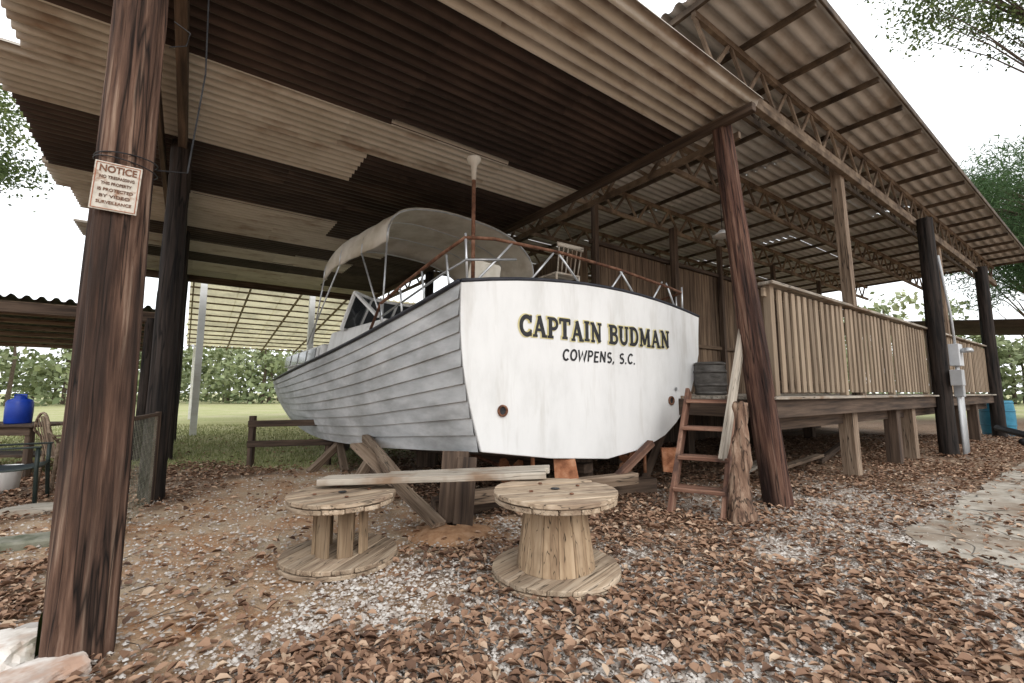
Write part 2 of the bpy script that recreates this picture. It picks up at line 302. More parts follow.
def stones(n,name):
    yy=2.0+6.5*rng.random(n)**1.3; xx=(rng.random(n)*2-1)*(yy*1.2+.3)
    p=path_m(xx,yy); g=grav_m(xx,yy); keep=rng.random(n)<np.clip(.05+.75*g+.14*p,0,1)
    xx=xx[keep];yy=yy[keep];k=len(xx); s=.006+.015*rng.random(k)**1.8
    o=np.array([[1,0,0],[0,1,0],[-1,0,0],[0,-1,0],[0,0,.7],[0,0,-.7]])
    V=o[None]*s[:,None,None]*(1+.5*(rng.random((k,6,1))-.5)); a=rng.random(k)*6.28
    vx=V[:,:,0]*np.cos(a)[:,None]-V[:,:,1]*np.sin(a)[:,None]; vy=V[:,:,0]*np.sin(a)[:,None]+V[:,:,1]*np.cos(a)[:,None]
    V=np.stack([vx+xx[:,None],vy+yy[:,None],V[:,:,2]+(rng.random(k)*.01)[:,None]],-1)
    b_=np.arange(k)[:,None]*6
    F=np.concatenate([b_+np.array(q) for q in ([0,1,4],[1,2,4],[2,3,4],[3,0,4])],0)
    add(name,npmesh(name,V.reshape(-1,3),F,False,{'rnd':np.repeat(rng.random(k),6)}),None,M_grav)
stones(130000,'gravel')
mb=MB()
for i in range(170):
    yy=2.2+7*random.random()**1.3; xx=random.uniform(-1,1)*(yy*1.15); a=random.random()*6.28; l=random.uniform(.06,.28); r=random.uniform(.002,.005)
    p=Vector((xx,yy,.018)); d=Vector((math.cos(a),math.sin(a),random.uniform(-.05,.1)))
    mb.tube([p,p+d*l*.5+Vector((random.uniform(-.02,.02),random.uniform(-.02,.02),.01)),p+d*l],[r,r*.8,r*.4],5)
mb.obj('twigs',None,M_bark)
n=40000; yy=8.2+12*rng.random(n)**1.4; xx=-1-(yy*1.25)*rng.random(n); kp=rng.random(n)<grass_m(xx,yy); xx=xx[kp];yy=yy[kp];k=len(xx)
a=rng.random(k)*6.28; h=.02+.05*rng.random(k); w=.008+.006*rng.random(k)
V=np.stack([np.stack([xx-w*np.cos(a),yy-w*np.sin(a),np.zeros(k)-.02],-1),np.stack([xx+w*np.cos(a),yy+w*np.sin(a),np.zeros(k)-.02],-1),np.stack([xx+(rng.random(k)-.5)*.06,yy+(rng.random(k)-.5)*.06,h],-1)],1)
add('grass',npmesh('grass',V.reshape(-1,3),np.arange(k*3).reshape(-1,3),False,{'rnd':np.repeat(rng.random(k),3)}),None,M_grass)
# ---------------------------------------------------------------- boat shed
shed=group('boat_shed')
def corr(name,u0,u1,v0,v1,zf,mat_,parent,pitch=.16,amp=.042,alongU=True,nn=2):
    a0,a1=(v0,v1) if alongU else (u0,u1); b0,b1=(u0,u1) if alongU else (v0,v1)
    na=max(2,int((a1-a0)/pitch*10)); v=[];f=[];tr=[]
    for i in range(na+1):
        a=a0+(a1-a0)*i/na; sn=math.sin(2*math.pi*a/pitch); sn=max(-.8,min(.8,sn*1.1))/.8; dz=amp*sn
        for j in range(nn+1):
            bb=b0+(b1-b0)*j/nn; u,vv=(bb,a) if alongU else (a,bb)
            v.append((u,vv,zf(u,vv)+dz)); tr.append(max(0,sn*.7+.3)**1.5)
    for i in range(na):
        for j in range(nn):
            q=i*(nn+1)+j; f.append((q,q+1,q+nn+2,q+nn+1))
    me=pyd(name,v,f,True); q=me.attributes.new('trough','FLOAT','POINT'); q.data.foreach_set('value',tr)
    return add(name,me,parent,mat_,MUV.copy())
ROOFZ=5.17
row=1.08
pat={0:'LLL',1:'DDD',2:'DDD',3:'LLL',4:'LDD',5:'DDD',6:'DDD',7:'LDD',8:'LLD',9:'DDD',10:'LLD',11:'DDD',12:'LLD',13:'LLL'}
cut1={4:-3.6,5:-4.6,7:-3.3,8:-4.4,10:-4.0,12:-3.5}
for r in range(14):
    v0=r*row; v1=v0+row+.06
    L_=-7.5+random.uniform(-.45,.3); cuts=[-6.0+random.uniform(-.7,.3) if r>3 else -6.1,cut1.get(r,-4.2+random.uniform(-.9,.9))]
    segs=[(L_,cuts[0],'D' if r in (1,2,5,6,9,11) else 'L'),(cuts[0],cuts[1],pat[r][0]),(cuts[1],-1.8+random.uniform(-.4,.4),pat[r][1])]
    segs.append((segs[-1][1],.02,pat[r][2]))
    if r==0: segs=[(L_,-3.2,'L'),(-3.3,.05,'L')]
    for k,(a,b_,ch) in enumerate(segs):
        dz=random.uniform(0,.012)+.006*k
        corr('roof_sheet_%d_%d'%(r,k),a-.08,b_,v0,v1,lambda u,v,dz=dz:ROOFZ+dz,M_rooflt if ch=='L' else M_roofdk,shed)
def ub(name,a,b_,w,h,mat_,parent,up=(0,0,1),bev=.006): return beam(name,W(*a),W(*b_),w,h,mat_,parent,up,bev)
ub('left_header',(-6.05,.0,4.96),(-6.05,15,4.96),.1,.25,M_woodd,shed)
ub('left_header_inner',(-6.3,.3,4.96),(-6.3,15,4.96),.06,.22,M_woodd,shed)
ub('right_rafter',(-.12,0.05,5.04),(-.12,15,5.04),.1,.12,M_woodd,shed)
ub('back_beam',(-7.2,14.6,4.96),(0,14.6,4.96),.1,.22,M_woodd,shed)
pole('front_left_post',(-2.33,2.585,-.1),(-2.345,2.59,5.0),.15,.118,M_pole,shed,72,120,.014)
pole('front_right_post',(3.33,5.82,-.1),(2.88,5.84,5.1),.17,.12,M_pole2,shed,56,90,.014)
for i,vv in enumerate((5.2,9.6,14.2)):
    p=W(-6.06,vv); pole('side_post_%d'%i,(p.x,p.y,-.1),(p.x,p.y,4.95),.14,.12,M_black,shed)
    if i:
        p=W(-.1,vv); pole('inner_post_%d'%i,(p.x,p.y,-.1),(p.x,p.y,4.95),.14,.12,M_black,shed)
mb=MB(); mb.tube([(-2.335+.147*math.cos(a),2.59+.147*math.sin(a),2.79+.015*math.sin(a)) for a in np.linspace(0,6.28,25)],[.004]*25,5)
mb.tube([(-2.335+.149*math.cos(a),2.59+.149*math.sin(a),2.75-.02*math.cos(a)) for a in np.linspace(0,6.28,25)],[.0035]*25,5)
mb.tube([(-2.24,2.7,2.79),(-2.16,2.85,2.85),(-2.13,2.9,3.6),(-2.18,2.9,4.9)],[.005]*4,5)
mb.tube([(-2.22,2.68,3.62),(-2.14,2.72,3.66),(-2.12,2.72,3.75),(-2.2,2.68,3.8)],[.004]*4,5)
mb.obj('post_wires',shed,M_blackp)
v=[];f=[]
for i in range(9):
    for k in range(9):
        a=math.pi*(.78+.5*k/8); r=.163+.006*noise.noise(Vector((i,k,3))); v.append((-2.33+r*math.cos(a),2.585+r*math.sin(a),.0+i*.035*(1-.3*abs(k-4)/4)))
for i in range(8):
    for k in range(8): q=i*9+k; f.append((q,q+1,q+10,q+9))
add('moss_patch',pyd('moss',v,f,True),shed,M_mossg)
# notice sign
sg=group('notice_sign')
nrm=Vector((.5,-.87,0)).normalized(); cpos=Vector((-2.337,2.588,2.56))+nrm*.154
tx=Vector((-nrm.y,nrm.x,0)); MS=Matrix((tx,Vector((0,0,1)),nrm)).transposed().to_4x4(); MS.translation=cpos
MS=MS@Matrix.Rotation(math.radians(-2),4,'Z')
o=add('sign_plate',pyd('plate',boxv(-.105,.105,-.142,.142,-.003,.003),BF),sg,M_sign,MS); bm_=o.modifiers.new('b','BEVEL'); bm_.width=.002
def text(name,s,wid,hgt,mat_,parent,M,off=0,ext=.001):
    cu=bpy.data.curves.new(name,'FONT'); cu.body=s; cu.align_x='CENTER'; cu.align_y='CENTER'; cu.extrude=ext; cu.offset=off; cu.size=1
    o=bpy.data.objects.new(name,cu); COL.objects.link(o); cu.materials.append(mat_); bpy.context.view_layer.update()
    d=o.dimensions; sx=wid/d.x; sy=hgt/d.y
    o.matrix_world=M@Matrix.Diagonal((sx,sy,1,1)); o.parent=parent; return o
text('heading_text','NOTICE',.165,.042,M_rust,sg,MS@Matrix.Translation((0,.1,.005)),off=.025)
for i in range(5):
    text('line_text_%d'%i,['NO TRESPASSING','THIS PROPERTY','IS PROTECTED','BY VIDEO','SURVEILLANCE'][i],.155-.02*(i%2),.018,M_rust,sg,MS@Matrix.Translation((0,.052-.037*i,.005)),off=.012)
mb=MB()
for sx_ in (-.096,.096): mb.bar(MS@Vector((sx_,-.133,.005)),MS@Vector((sx_,.133,.005)),.003,.003)
for sy_ in (-.133,.133): mb.bar(MS@Vector((-.096,sy_,.005)),MS@Vector((.096,sy_,.005)),.003,.003)
mb.obj('sign_border',sg,M_red)
# ---------------------------------------------------------------- deck building
bld=group('deck_pavilion')
UPZ=6.22
k=0
for v0 in np.arange(-.65,11.5,1.0):
    for u0 in (-1.1,4.0,9.2,14.2):
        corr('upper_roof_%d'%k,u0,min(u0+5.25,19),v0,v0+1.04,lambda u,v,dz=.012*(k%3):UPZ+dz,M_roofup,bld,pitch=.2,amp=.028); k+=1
def truss(name,p0,p1,zb,zt,mat_,step=.42,th=.06):
    mb=MB(); a=W(*p0);b_=W(*p1); Lh=(b_-a).length; d=(b_-a)/Lh
    zv=Vector((0,0,1))
    mb.bar(a+zv*zb,b_+zv*zb,th,.09); mb.bar(a+zv*zt,b_+zv*zt,th,.09)
    n=int(Lh/step)
    for i in range(n):
        q0=a+d*(i*step); q1=a+d*((i+1)*step)
        mb.bar(q0+zv*(zb if i%2 else zt),q1+zv*(zt if i%2 else zb),th*.6,.055)
    return mb.obj(name,bld,mat_)
for i,vv in enumerate((.3,2.2,4.2,6.4,8.8,11)):
    truss('roof_truss_%d'%i,(-1.0,vv,0),(18.6,vv,0),5.52,6.05,M_truss)
truss('roof_truss_front_pair',(-.9,.62,0),(18.6,.62,0),5.56,6.04,M_trussd)
truss('side_truss',(.18,.4,0),(.18,14,0),4.93,5.4,M_truss,.5)
for i,uu in enumerate(np.arange(-1.0,19,1.15)):
    ub('purlin_%d'%i,(uu,-.62,6.13),(uu,11.4,6.13),.05,.08,M_trussd,bld,bev=0)
ub('eave_fascia',(-1.1,-.66,6.2),(19,-.66,6.2),.03,.1,M_trussd,bld)
ub('front_plate',(-.9,.3,5.4),(18.6,.3,5.4),.1,.1,M_truss,bld)
pole('deck_post_black',W(8.2,.12,-.1),W(8.2,.12,5.5),.17,.15,M_black,bld)
pole('deck_post_black_far',W(15.2,.2,-.1),W(15.2,.2,5.5),.17,.15,M_black,bld)
beam('deck_post_a',W(3.95,.42,1.3),W(3.72,.42,5.9),.17,.17,M_wood,bld,up=UD)
beam('deck_post_b',W(10.8,.42,1.3),W(10.7,.42,5.5),.17,.17,M_wood,bld,up=UD)
beam('deck_post_c',W(3.9,4.0,1.3),W(3.9,4.0,5.5),.15,.15,M_woodd,bld,up=UD)
i=0
for vv in np.arange(.28,11.4,.19):
    ub('deck_board_%d'%i,(.25,vv+.09,1.33),(15.4,vv+.09,1.33),.18,.04,M_grey,bld,bev=0); i+=1
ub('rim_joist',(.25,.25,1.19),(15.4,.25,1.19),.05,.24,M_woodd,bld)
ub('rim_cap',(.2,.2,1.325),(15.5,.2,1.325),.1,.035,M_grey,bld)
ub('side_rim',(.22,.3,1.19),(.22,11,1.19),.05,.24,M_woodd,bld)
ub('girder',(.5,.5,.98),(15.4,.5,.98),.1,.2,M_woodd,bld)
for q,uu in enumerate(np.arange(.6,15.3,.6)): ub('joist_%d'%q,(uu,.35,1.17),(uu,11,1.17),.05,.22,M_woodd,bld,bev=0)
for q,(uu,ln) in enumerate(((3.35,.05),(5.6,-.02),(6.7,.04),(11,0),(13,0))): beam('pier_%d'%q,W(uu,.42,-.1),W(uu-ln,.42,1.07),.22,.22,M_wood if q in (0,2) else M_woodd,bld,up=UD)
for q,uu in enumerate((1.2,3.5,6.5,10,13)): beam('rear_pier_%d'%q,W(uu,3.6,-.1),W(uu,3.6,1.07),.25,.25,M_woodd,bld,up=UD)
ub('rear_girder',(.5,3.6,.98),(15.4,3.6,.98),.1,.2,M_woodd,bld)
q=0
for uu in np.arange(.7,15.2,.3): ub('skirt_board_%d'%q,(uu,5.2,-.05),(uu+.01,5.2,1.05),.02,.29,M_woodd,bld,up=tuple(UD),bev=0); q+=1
ub('stored_board_a',(1.2,1.4,.06),(3.6,1.9,.1),.2,.05,M_grey,bld); ub('stored_board_b',(1.6,1.1,.12),(4.2,1.2,.2),.14,.05,M_wood,bld); ub('stored_pipe_rack',(4.4,1.3,.05),(6.2,1.5,.25),.1,.1,M_woodd,bld)
k=0
for uu in np.arange(.62,15.3,.205):
    if k%12==0: ub('rail_post_%d'%k,(uu,.36,1.35),(uu,.36,2.86),.11,.1,M_bal,bld,up=tuple(VD))
    else: ub('baluster_%d'%k,(uu,.315,1.40),(uu+random.uniform(-.012,.012),.315,2.82+random.uniform(-.02,.01)),.025,.11,M_bal,bld,up=tuple(UD),bev=0)
    k+=1
ub('rail_top',(.5,.34,2.88),(15.3,.34,2.88),.2,.045,M_grey,bld)
ub('rail_top_stringer',(.5,.38,2.76),(15.3,.38,2.76),.045,.12,M_bal,bld)
ub('rail_low_stringer',(.5,.38,1.5),(15.3,.38,1.5),.045,.12,M_bal,bld)
q=0
uu=1.2
while uu<14.5:
    w=.24; ub('siding_board_%d'%q,(uu+w/2,4.2+random.uniform(-.01,.01),1.36),(uu+w/2,4.2,4.62+random.uniform(-.03,.03)),.025,w-.016,M_siding,bld,up=tuple(UD),bev=0); uu+=w; q+=1
ub('siding_backing',(1.2,4.24,3.0),(14.5,4.24,3.0),.02,3.2,M_woodd,bld)
vv=4.3
while vv<11:
    ub('siding_side_%d'%q,(1.15,vv+.12,1.36),(1.15,vv+.12,4.6),.025,.228,M_siding,bld,up=tuple(VD),bev=0); vv+=.24; q+=1
ub('siding_top_plate',(1.1,4.16,4.66),(14.5,4.16,4.66),.1,.1,M_woodd,bld)
ub('siding_mid_rail',(1.2,4.15,2.6),(14.5,4.15,2.6),.05,.09,M_siding,bld)
for q2,uu in enumerate((1.2,6.2,9.4,13)): ub('wall_post_%d'%q2,(uu,4.1,1.36),(uu,4.1,5.5),.12,.12,M_woodd,bld,up=tuple(VD))
ub('back_wall_plate',(-1,11,5.4),(16,11,5.4),.1,.1,M_woodd,bld)
ns_=group('neighbor_shed')
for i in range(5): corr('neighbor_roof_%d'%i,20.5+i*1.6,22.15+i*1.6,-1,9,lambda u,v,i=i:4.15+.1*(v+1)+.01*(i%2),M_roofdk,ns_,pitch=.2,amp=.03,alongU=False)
ub('neighbor_fascia',(20.5,-1,4.05),(28.4,-1,4.05),.05,.2,M_woodd,ns_)
for i,(uu,vv) in enumerate(((20.7,-.8),(24.5,-.8),(28.2,-.8),(20.7,8.8),(28.2,8.8))): p=W(uu,vv); pole('neighbor_post_%d'%i,(p.x,p.y,-.1),(p.x,p.y,4.1+.1*(vv+1)),.13,.12,M_black,ns_,16,10)
lp=group('pendant_lamp'); pp=Vector((4.35,9.0,4.62))
lathe('shade',[(.03,.12),(.06,.11),(.1,.06),(.2,0),(.2,-.012),(.095,.045),(.03,.09)],M_white,lp,pp); tube('cord',[pp+Vector((0,0,.1)),pp+Vector((0,0,1.4))],.008,M_blackp,lp)
em=group('electric_meter')
def ubox(name,u0,u1,v0,v1,z0,z1,m_,par,bev=.01):
    o=add(name,pyd(name,boxv(u0,u1,v0,v1,z0,z1),BF),par,m_,MUV.copy()); q=o.modifiers.new('b','BEVEL'); q.width=bev; q.segments=2; return o
ubox('meter_box',8.32,8.72,-.2,-.02,2.0,2.5,M_box,em); ubox('breaker_box',8.0,8.28,-.26,-.06,1.55,1.9,M_box,em); ubox('junction_box',8.35,8.55,-.2,-.04,1.3,1.6,M_box,em)
for i,(uu,z1) in enumerate(((8.4,1.35),(8.52,2.1),(8.64,2.0),(8.76,1.6))): tube('conduit_%d'%i,[W(uu,-.1,-.05),W(uu,-.1,z1)],.032,M_box,em)
tube('service_conduit',[W(8.5,-.12,2.45),W(8.5,-.1,3.2),W(8.35,-.02,4.6)],.025,M_box,em)
lathe('meter_glass',[(.11,0),(.11,.05),(.08,.1),(.02,.11)],M_steel,em,W(8.52,-.3,2.3))
def barrel(name,loc,r,h,m_,hoop):
    g=group(name); pr=[(r*.9,0),(r*.93,.01)]
    for i in range(13):
        t=i/12; pr.append((r*(.93+.09*math.sin(math.pi*t)),.01+t*(h-.02)))
    pr+=[(r*.88,h),(r*.86,h-.03),(.01,h-.03)]
    lathe('body',pr,m_,g,loc)
    for i,t in enumerate((.06,.3,.7,.94)):
        R=r*(.935+.09*math.sin(math.pi*t)); lathe('hoop_%d'%i,[(R,t*h-.02),(R+.008,t*h-.018),(R+.008,t*h+.018),(R,t*h+.02)],hoop,g,loc)
barrel('barrel',Vector((3.05,6.95,1.36)),.23,.5,M_dkmetal,M_dkmetal)
barrel('blue_drum',Vector((16.3,15.3,-.02)),.42,1.15,M_bluedk,M_bluedk)
tube('drain_pipe',[W(12.2,-.6,.1),W(13.3,-.75,.12),W(14.2,-.5,.15),W(14.8,.2,.3)],.1,M_blackp,None,12)
# ladder
ld=group('wooden_ladder')
a0,a1=Vector((1.83,5.4,-.02)),Vector((2.42,6.2,1.42)); b0,b1=Vector((2.32,5.12,-.02)),Vector((2.92,5.94,1.42))
beam('stringer_left',a0,a1,.05,.15,M_redw,ld); beam('stringer_right',b0,b1,.05,.15,M_redw,ld)
for i in range(4):
    t=.2+.235*i; beam('tread_%d'%i,a0.lerp(a1,t),b0.lerp(b1,t),.26,.045,M_redw,ld,up=(0,0,1))
beam('hand_board',(2.47,5.4,.6),(3.16,6.0,2.5),.15,.045,M_grey,ld,up=(.55,-.8,-.1))
g=group('rough_log'); v=[];f=[]
p0=Vector((2.46,5.06,-.06)); p1=Vector((2.68,5.3,1.28)); SG=28; RN=44
d=(p1-p0).normalized(); aa_=d.cross(Vector((0,1,0))).normalized(); cc_=d.cross(aa_)
for i in range(RN+1):
    t=i/RN
    for k in range(SG):
        a=2*math.pi*k/SG; r=.105-.045*t+.05*(1-t)**6
        r*=1+.42*noise.noise(Vector((math.cos(a)*1.4,math.sin(a)*1.4,t*4.0)))+.2*noise.noise(Vector((math.cos(a)*4,math.sin(a)*4,t*6)))
        r+= .05*max(0,noise.noise(Vector((math.cos(a)*2+5,math.sin(a)*2,t*9)))-.15)
        v.append(p0.lerp(p1,t+(.03*noise.noise(Vector((a,9,1))) if i==RN else 0))+(aa_*math.cos(a)*1.15+cc_*math.sin(a)*.8)*r)
for i in range(RN):
    for k in range(SG): f.append((i*SG+k,i*SG+(k+1)%SG,(i+1)*SG+(k+1)%SG,(i+1)*SG+k))
f.append(tuple(RN*SG+k for k in range(SG)))
M_log=mat('rough_log_wood',[(.08,.045,.03),(.2,.12,.08),(.34,.24,.17)],1.8,(8,8,.8),.9,.8,bd=.03,crack=(2,(6,6,.5),.03),objrand=False)
add('trunk',pyd('log',v,f,True),g,M_log)
# ---------------------------------------------------------------- motor boat
boat=group('motor_boat')
LS=[(-.55,4.7,2.57),(-1.45,5.7,2.36),(-2.6,7,2.13),(-4.3,9,1.87),(-5.75,11,1.72),(-6.85,13,1.75),(-7.3,14.4,1.82)]
LC=[(-.338,4.853,.774),(-1.22,5.85,.68),(-2.25,7.15,.57),(-3.8,9.1,.5),(-5.15,11,.6),(-6.35,12.8,.86),(-7.02,14.1,1.1)]
KZ=[.55,.46,.38,.33,.4,.7,1.08]
ctr=Vector((1.19,5.96,0)); stem=Vector((-7.3,14.4,0)); ax=(stem-ctr).normalized(); nr=Vector((ax.y,-ax.x,0))
if nr.x<0: nr=-nr
def cat(P,t):
    n=len(P)-1; x_=t*n; i=min(int(x_),n-1); f_=x_-i
    p=[Vector(P[max(i-1,0)]),Vector(P[i]),Vector(P[i+1]),Vector(P[min(i+2,n)])]
    return .5*((2*p[1])+(-p[0]+p[2])*f_+(2*p[0]-5*p[1]+4*p[2]-p[3])*f_**2+(-p[0]+3*p[1]-3*p[2]+p[3])*f_**3)
NS=48; NB=10
RF=[(1,1),(.985,.85),(.977,.707),(.925,.55),(.851,.395),(.77,.28),(.674,.195),(.549,.115),(.33,.04)]
secs=[]
for i in range(NS+1):
    t=i/NS; ls=cat(LS,t); lc=cat(LC,t); kz=cat([(0,0,q) for q in KZ],t).z
    rel=ls-ctr; al=rel.dot(ax); nn_=-rel.dot(nr); sk=.77*(1-t)**1.5
    rs=ctr+ax*(al-sk)+nr*nn_; rs.z=ls.z+.03*(1-t)
    mid=(Vector((ls.x,ls.y,0))+Vector((rs.x,rs.y,0)))/2
    if t>.75: mid=mid.lerp(Vector((lc.x,lc.y,0)),(t-.75)/.25*.9)
    keel=Vector((mid.x,mid.y,kz)); secs.append((ls,lc,keel,rs,mid))
sv=[];sf=[]
for i,(ls,lc,keel,rs,mid) in enumerate(secs):
    out=-(nr); 
    for j in range(NB):
        wv=.006*noise.noise(Vector((i*.35,j*3.1,0)))
        bul=lambda q: out*(.10*math.sin(math.pi*q)*(1-i/NS*.5)+wv)
        a=ls.lerp(lc,j/NB)+bul(j/NB); b_=ls.lerp(lc,(j+1)/NB)+bul((j+1)/NB)+out*.026
        sv+=[tuple(a),tuple(b_)]
W2=NB*2
for i in range(NS):
    for j in range(W2-1):
        a=i*W2+j; sf.append((a,a+W2,a+W2+1,a+1))
add('hull_left_planking',pyd('hl',sv,sf),boat,M_side)
sv=[];sf=[]
K=len(RF)+1
for (ls,lc,keel,rs,mid) in secs:
    for (fr,fz) in RF:
        p=Vector((mid.x,mid.y,0)).lerp(Vector((rs.x,rs.y,0)),fr); p.z=keel.z+(rs.z-keel.z)*fz; sv.append(tuple(p))
    sv.append(tuple(keel))
for i in range(NS):
    for j in range(K-1): a=i*K+j; sf.append((a,a+1,a+K+1,a+K))
add('hull_right_side',pyd('hr',sv,sf,True),boat,M_side)
sv=[];sf=[]
for i,(ls,lc,keel,rs,mid) in enumerate(secs):
    sv+=[tuple(lc+(-nr)*.018),tuple(lc.lerp(keel,.5)-Vector((0,0,.03))),tuple(keel)]
for i in range(NS):
    for j in range(2): a=i*3+j; sf.append((a,a+1,a+4,a+3))
add('hull_bottom',pyd('hb',sv,sf,True),boat,M_bott)
sv=[];sf=[]
for i,(ls,lc,keel,rs,mid) in enumerate(secs):
    for j in range(9):
        q=j/8; p=ls.lerp(rs,q); p.z+=.21*(1-(2*q-1)**2)*(1-.5*i/NS)-.01; sv.append(tuple(p))
for i in range(NS):
    for j in range(8): a=i*9+j; sf.append((a,a+1,a+10,a+9))
add('deck',pyd('dk',sv,sf,True),boat,M_white)
ls,lc,keel,rs,mid=secs[0]
TR=[]
for j in range(13):
    q=j/12; p=ls.lerp(rs,q); p.z+=.21*(1-(2*q-1)**2); TR.append(p)
for (fr,fz) in RF[1:]:
    p=mid.lerp(Vector((rs.x,rs.y,0)),fr); p.z=keel.z+(rs.z-keel.z)*fz; TR.append(p)
TR.append(keel); TR.append(lc.lerp(keel,.5)-Vector((0,0,.03))); TR.append(lc)
for j in range(NB-1,0,-1): TR.append(ls.lerp(lc,j/NB)+(-nr)*.10*math.sin(math.pi*j/NB))
ud=(Vector((rs.x,rs.y,0))-Vector((ls.x,ls.y,0))).normalized(); tn=Vector((ud.y,-ud.x,0))
LS0=Vector((ls.x,ls.y,0))
for p in TR:
    dd=(Vector((p.x,p.y,0))-LS0).dot(tn); p-=tn*dd
n=len(TR); v=[tuple(p+tn*.03) for p in TR]+[tuple(p-tn*.02) for p in TR]
f=[tuple(range(n))[::-1]]+[(i,(i+1)%n,(i+1)%n+n,i+n) for i in range(n)]
o=add('transom',pyd('transom',v,f),boat,M_white); q=o.modifiers.new('b','BEVEL'); q.width=.012; q.segments=3; q.limit_method='ANGLE'; q.angle_limit=math.radians(50)
bmx=bmesh.new(); bmx.from_mesh(o.data); bmesh.ops.recalc_face_normals(bmx,faces=bmx.faces); bmx.to_mesh(o.data); bmx.free()
tube('transom_cap',[p+tn*.02+Vector((0,0,.012)) for p in TR[:13]],.024,M_trim,boat)
tube('rubrail_left',[s[0]+(-nr)*.02+Vector((0,0,.01)) for s in secs],.026,M_trim,boat)
tube('rubrail_right',[s[3]+nr*.02+Vector((0,0,.01)) for s in secs],.026,M_trim,boat)
def TM(s,z,off=.033):
    M=Matrix((ud,Vector((0,0,1)),tn)).transposed().to_4x4(); M.translation=LS0+ud*s+tn*off+Vector((0,0,z)); return M
def arc(cx,cy,rx,ry,a0,a1,n=14): return [(cx+rx*math.cos(math.radians(a0+(a1-a0)*i/n)),cy+ry*math.sin(math.radians(a0+(a1-a0)*i/n))) for i in range(n+1)]
TK,TH,SRF=.2,.11,.085
def sf_(x,y,w=.34): return ([(x-w/2,y),(x+w/2,y)],SRF)
GL={
'C':(.76,[(arc(.44,.5,.34,.42,52,180),.17),(arc(.44,.5,.34,.42,180,308),.17),([(.68,.68),(.70,.98)],.09),([(.69,.05),(.69,.3)],.07)]),
'A':(.86,[([(.14,.04),(.42,.98)],TH),([(.40,.98),(.70,.04)],TK),([(.22,.33),(.58,.33)],.1),sf_(.14,.04,.26),sf_(.72,.04,.3)]),
'P':(.72,[([(.2,.02),(.2,.98)],TK),([(.2,.93)]+arc(.4,.69,.24,.24,90,-90)+[(.2,.45)],.13),sf_(.2,.04,.36),sf_(.14,.95,.24)]),
'T':(.78,[([(.39,.02),(.39,.95)],TK),([(.04,.93),(.74,.93)],.13),([(.06,.74),(.05,.96)],.08),([(.72,.74),(.73,.96)],.08),sf_(.39,.04,.34)]),
'I':(.42,[([(.21,.02),(.21,.98)],TK),sf_(.21,.04),sf_(.21,.96)]),
'N':(.88,[([(.18,.03),(.18,.97)],TH),([(.16,.97),(.70,.03)],TK),([(.70,.03),(.70,.97)],TH),sf_(.18,.04,.26),sf_(.13,.96,.24),sf_(.70,.96,.28)]),
'B':(.76,[([(.2,.02),(.2,.98)],TK),([(.2,.94)]+arc(.42,.74,.2,.2,90,-90)+[(.2,.54)],.13),([(.2,.52)]+arc(.42,.28,.24,.24,90,-90)+[(.2,.05)],.14),sf_(.12,.96,.2),sf_(.12,.04,.2)]),
'U':(.84,[([(.18,.96),(.18,.36)]+arc(.42,.34,.24,.28,180,360)+[(.66,.96)],.15),([(.18,.96),(.18,.4)],TK),sf_(.18,.96),sf_(.66,.96,.28)]),
'D':(.82,[([(.2,.02),(.2,.98)],TK),([(.2,.94)]+arc(.38,.5,.32,.44,90,-90)+[(.2,.06)],.15),sf_(.12,.96,.2),sf_(.12,.04,.2)]),
'M':(1.02,[([(.16,.03),(.18,.97)],TH),([(.18,.97),(.48,.12)],TK),([(.48,.12),(.80,.97)],TH),([(.82,.97),(.84,.03)],TK),sf_(.15,.04,.24),sf_(.84,.04,.3),sf_(.14,.96,.2),sf_(.87,.96,.2)]),
' ':(.42,[])}
PL={
'C':(.72,[(arc(.4,.5,.3,.43,45,315),.15)]),'O':(.78,[(arc(.4,.5,.3,.43,0,360,24),.15)]),
'W':(1.0,[([(.06,.97),(.28,.05),(.5,.8),(.72,.05),(.94,.97)],.13)]),
'P':(.66,[([(.14,.02),(.14,.98)],.15),([(.14,.92)]+arc(.36,.7,.2,.22,90,-90)+[(.14,.48)],.13)]),
'E':(.62,[([(.14,.02),(.14,.98)],.15),([(.14,.92),(.56,.92)],.13),([(.14,.5),(.48,.5)],.13),([(.14,.07),(.56,.07)],.13)]),
'N':(.8,[([(.14,.02),(.14,.98)],.14),([(.14,.95),(.64,.05)],.15),([(.64,.02),(.64,.98)],.14)]),
'S':(.66,[(arc(.33,.71,.21,.21,40,270,12)+arc(.33,.28,.23,.22,90,-140,12),.14)]),
'.':(.28,[([(.08,.06),(.2,.06)],.14)]),',':(.3,[([(.16,.1),(.08,-.14)],.12)]),' ':(.4,[])}
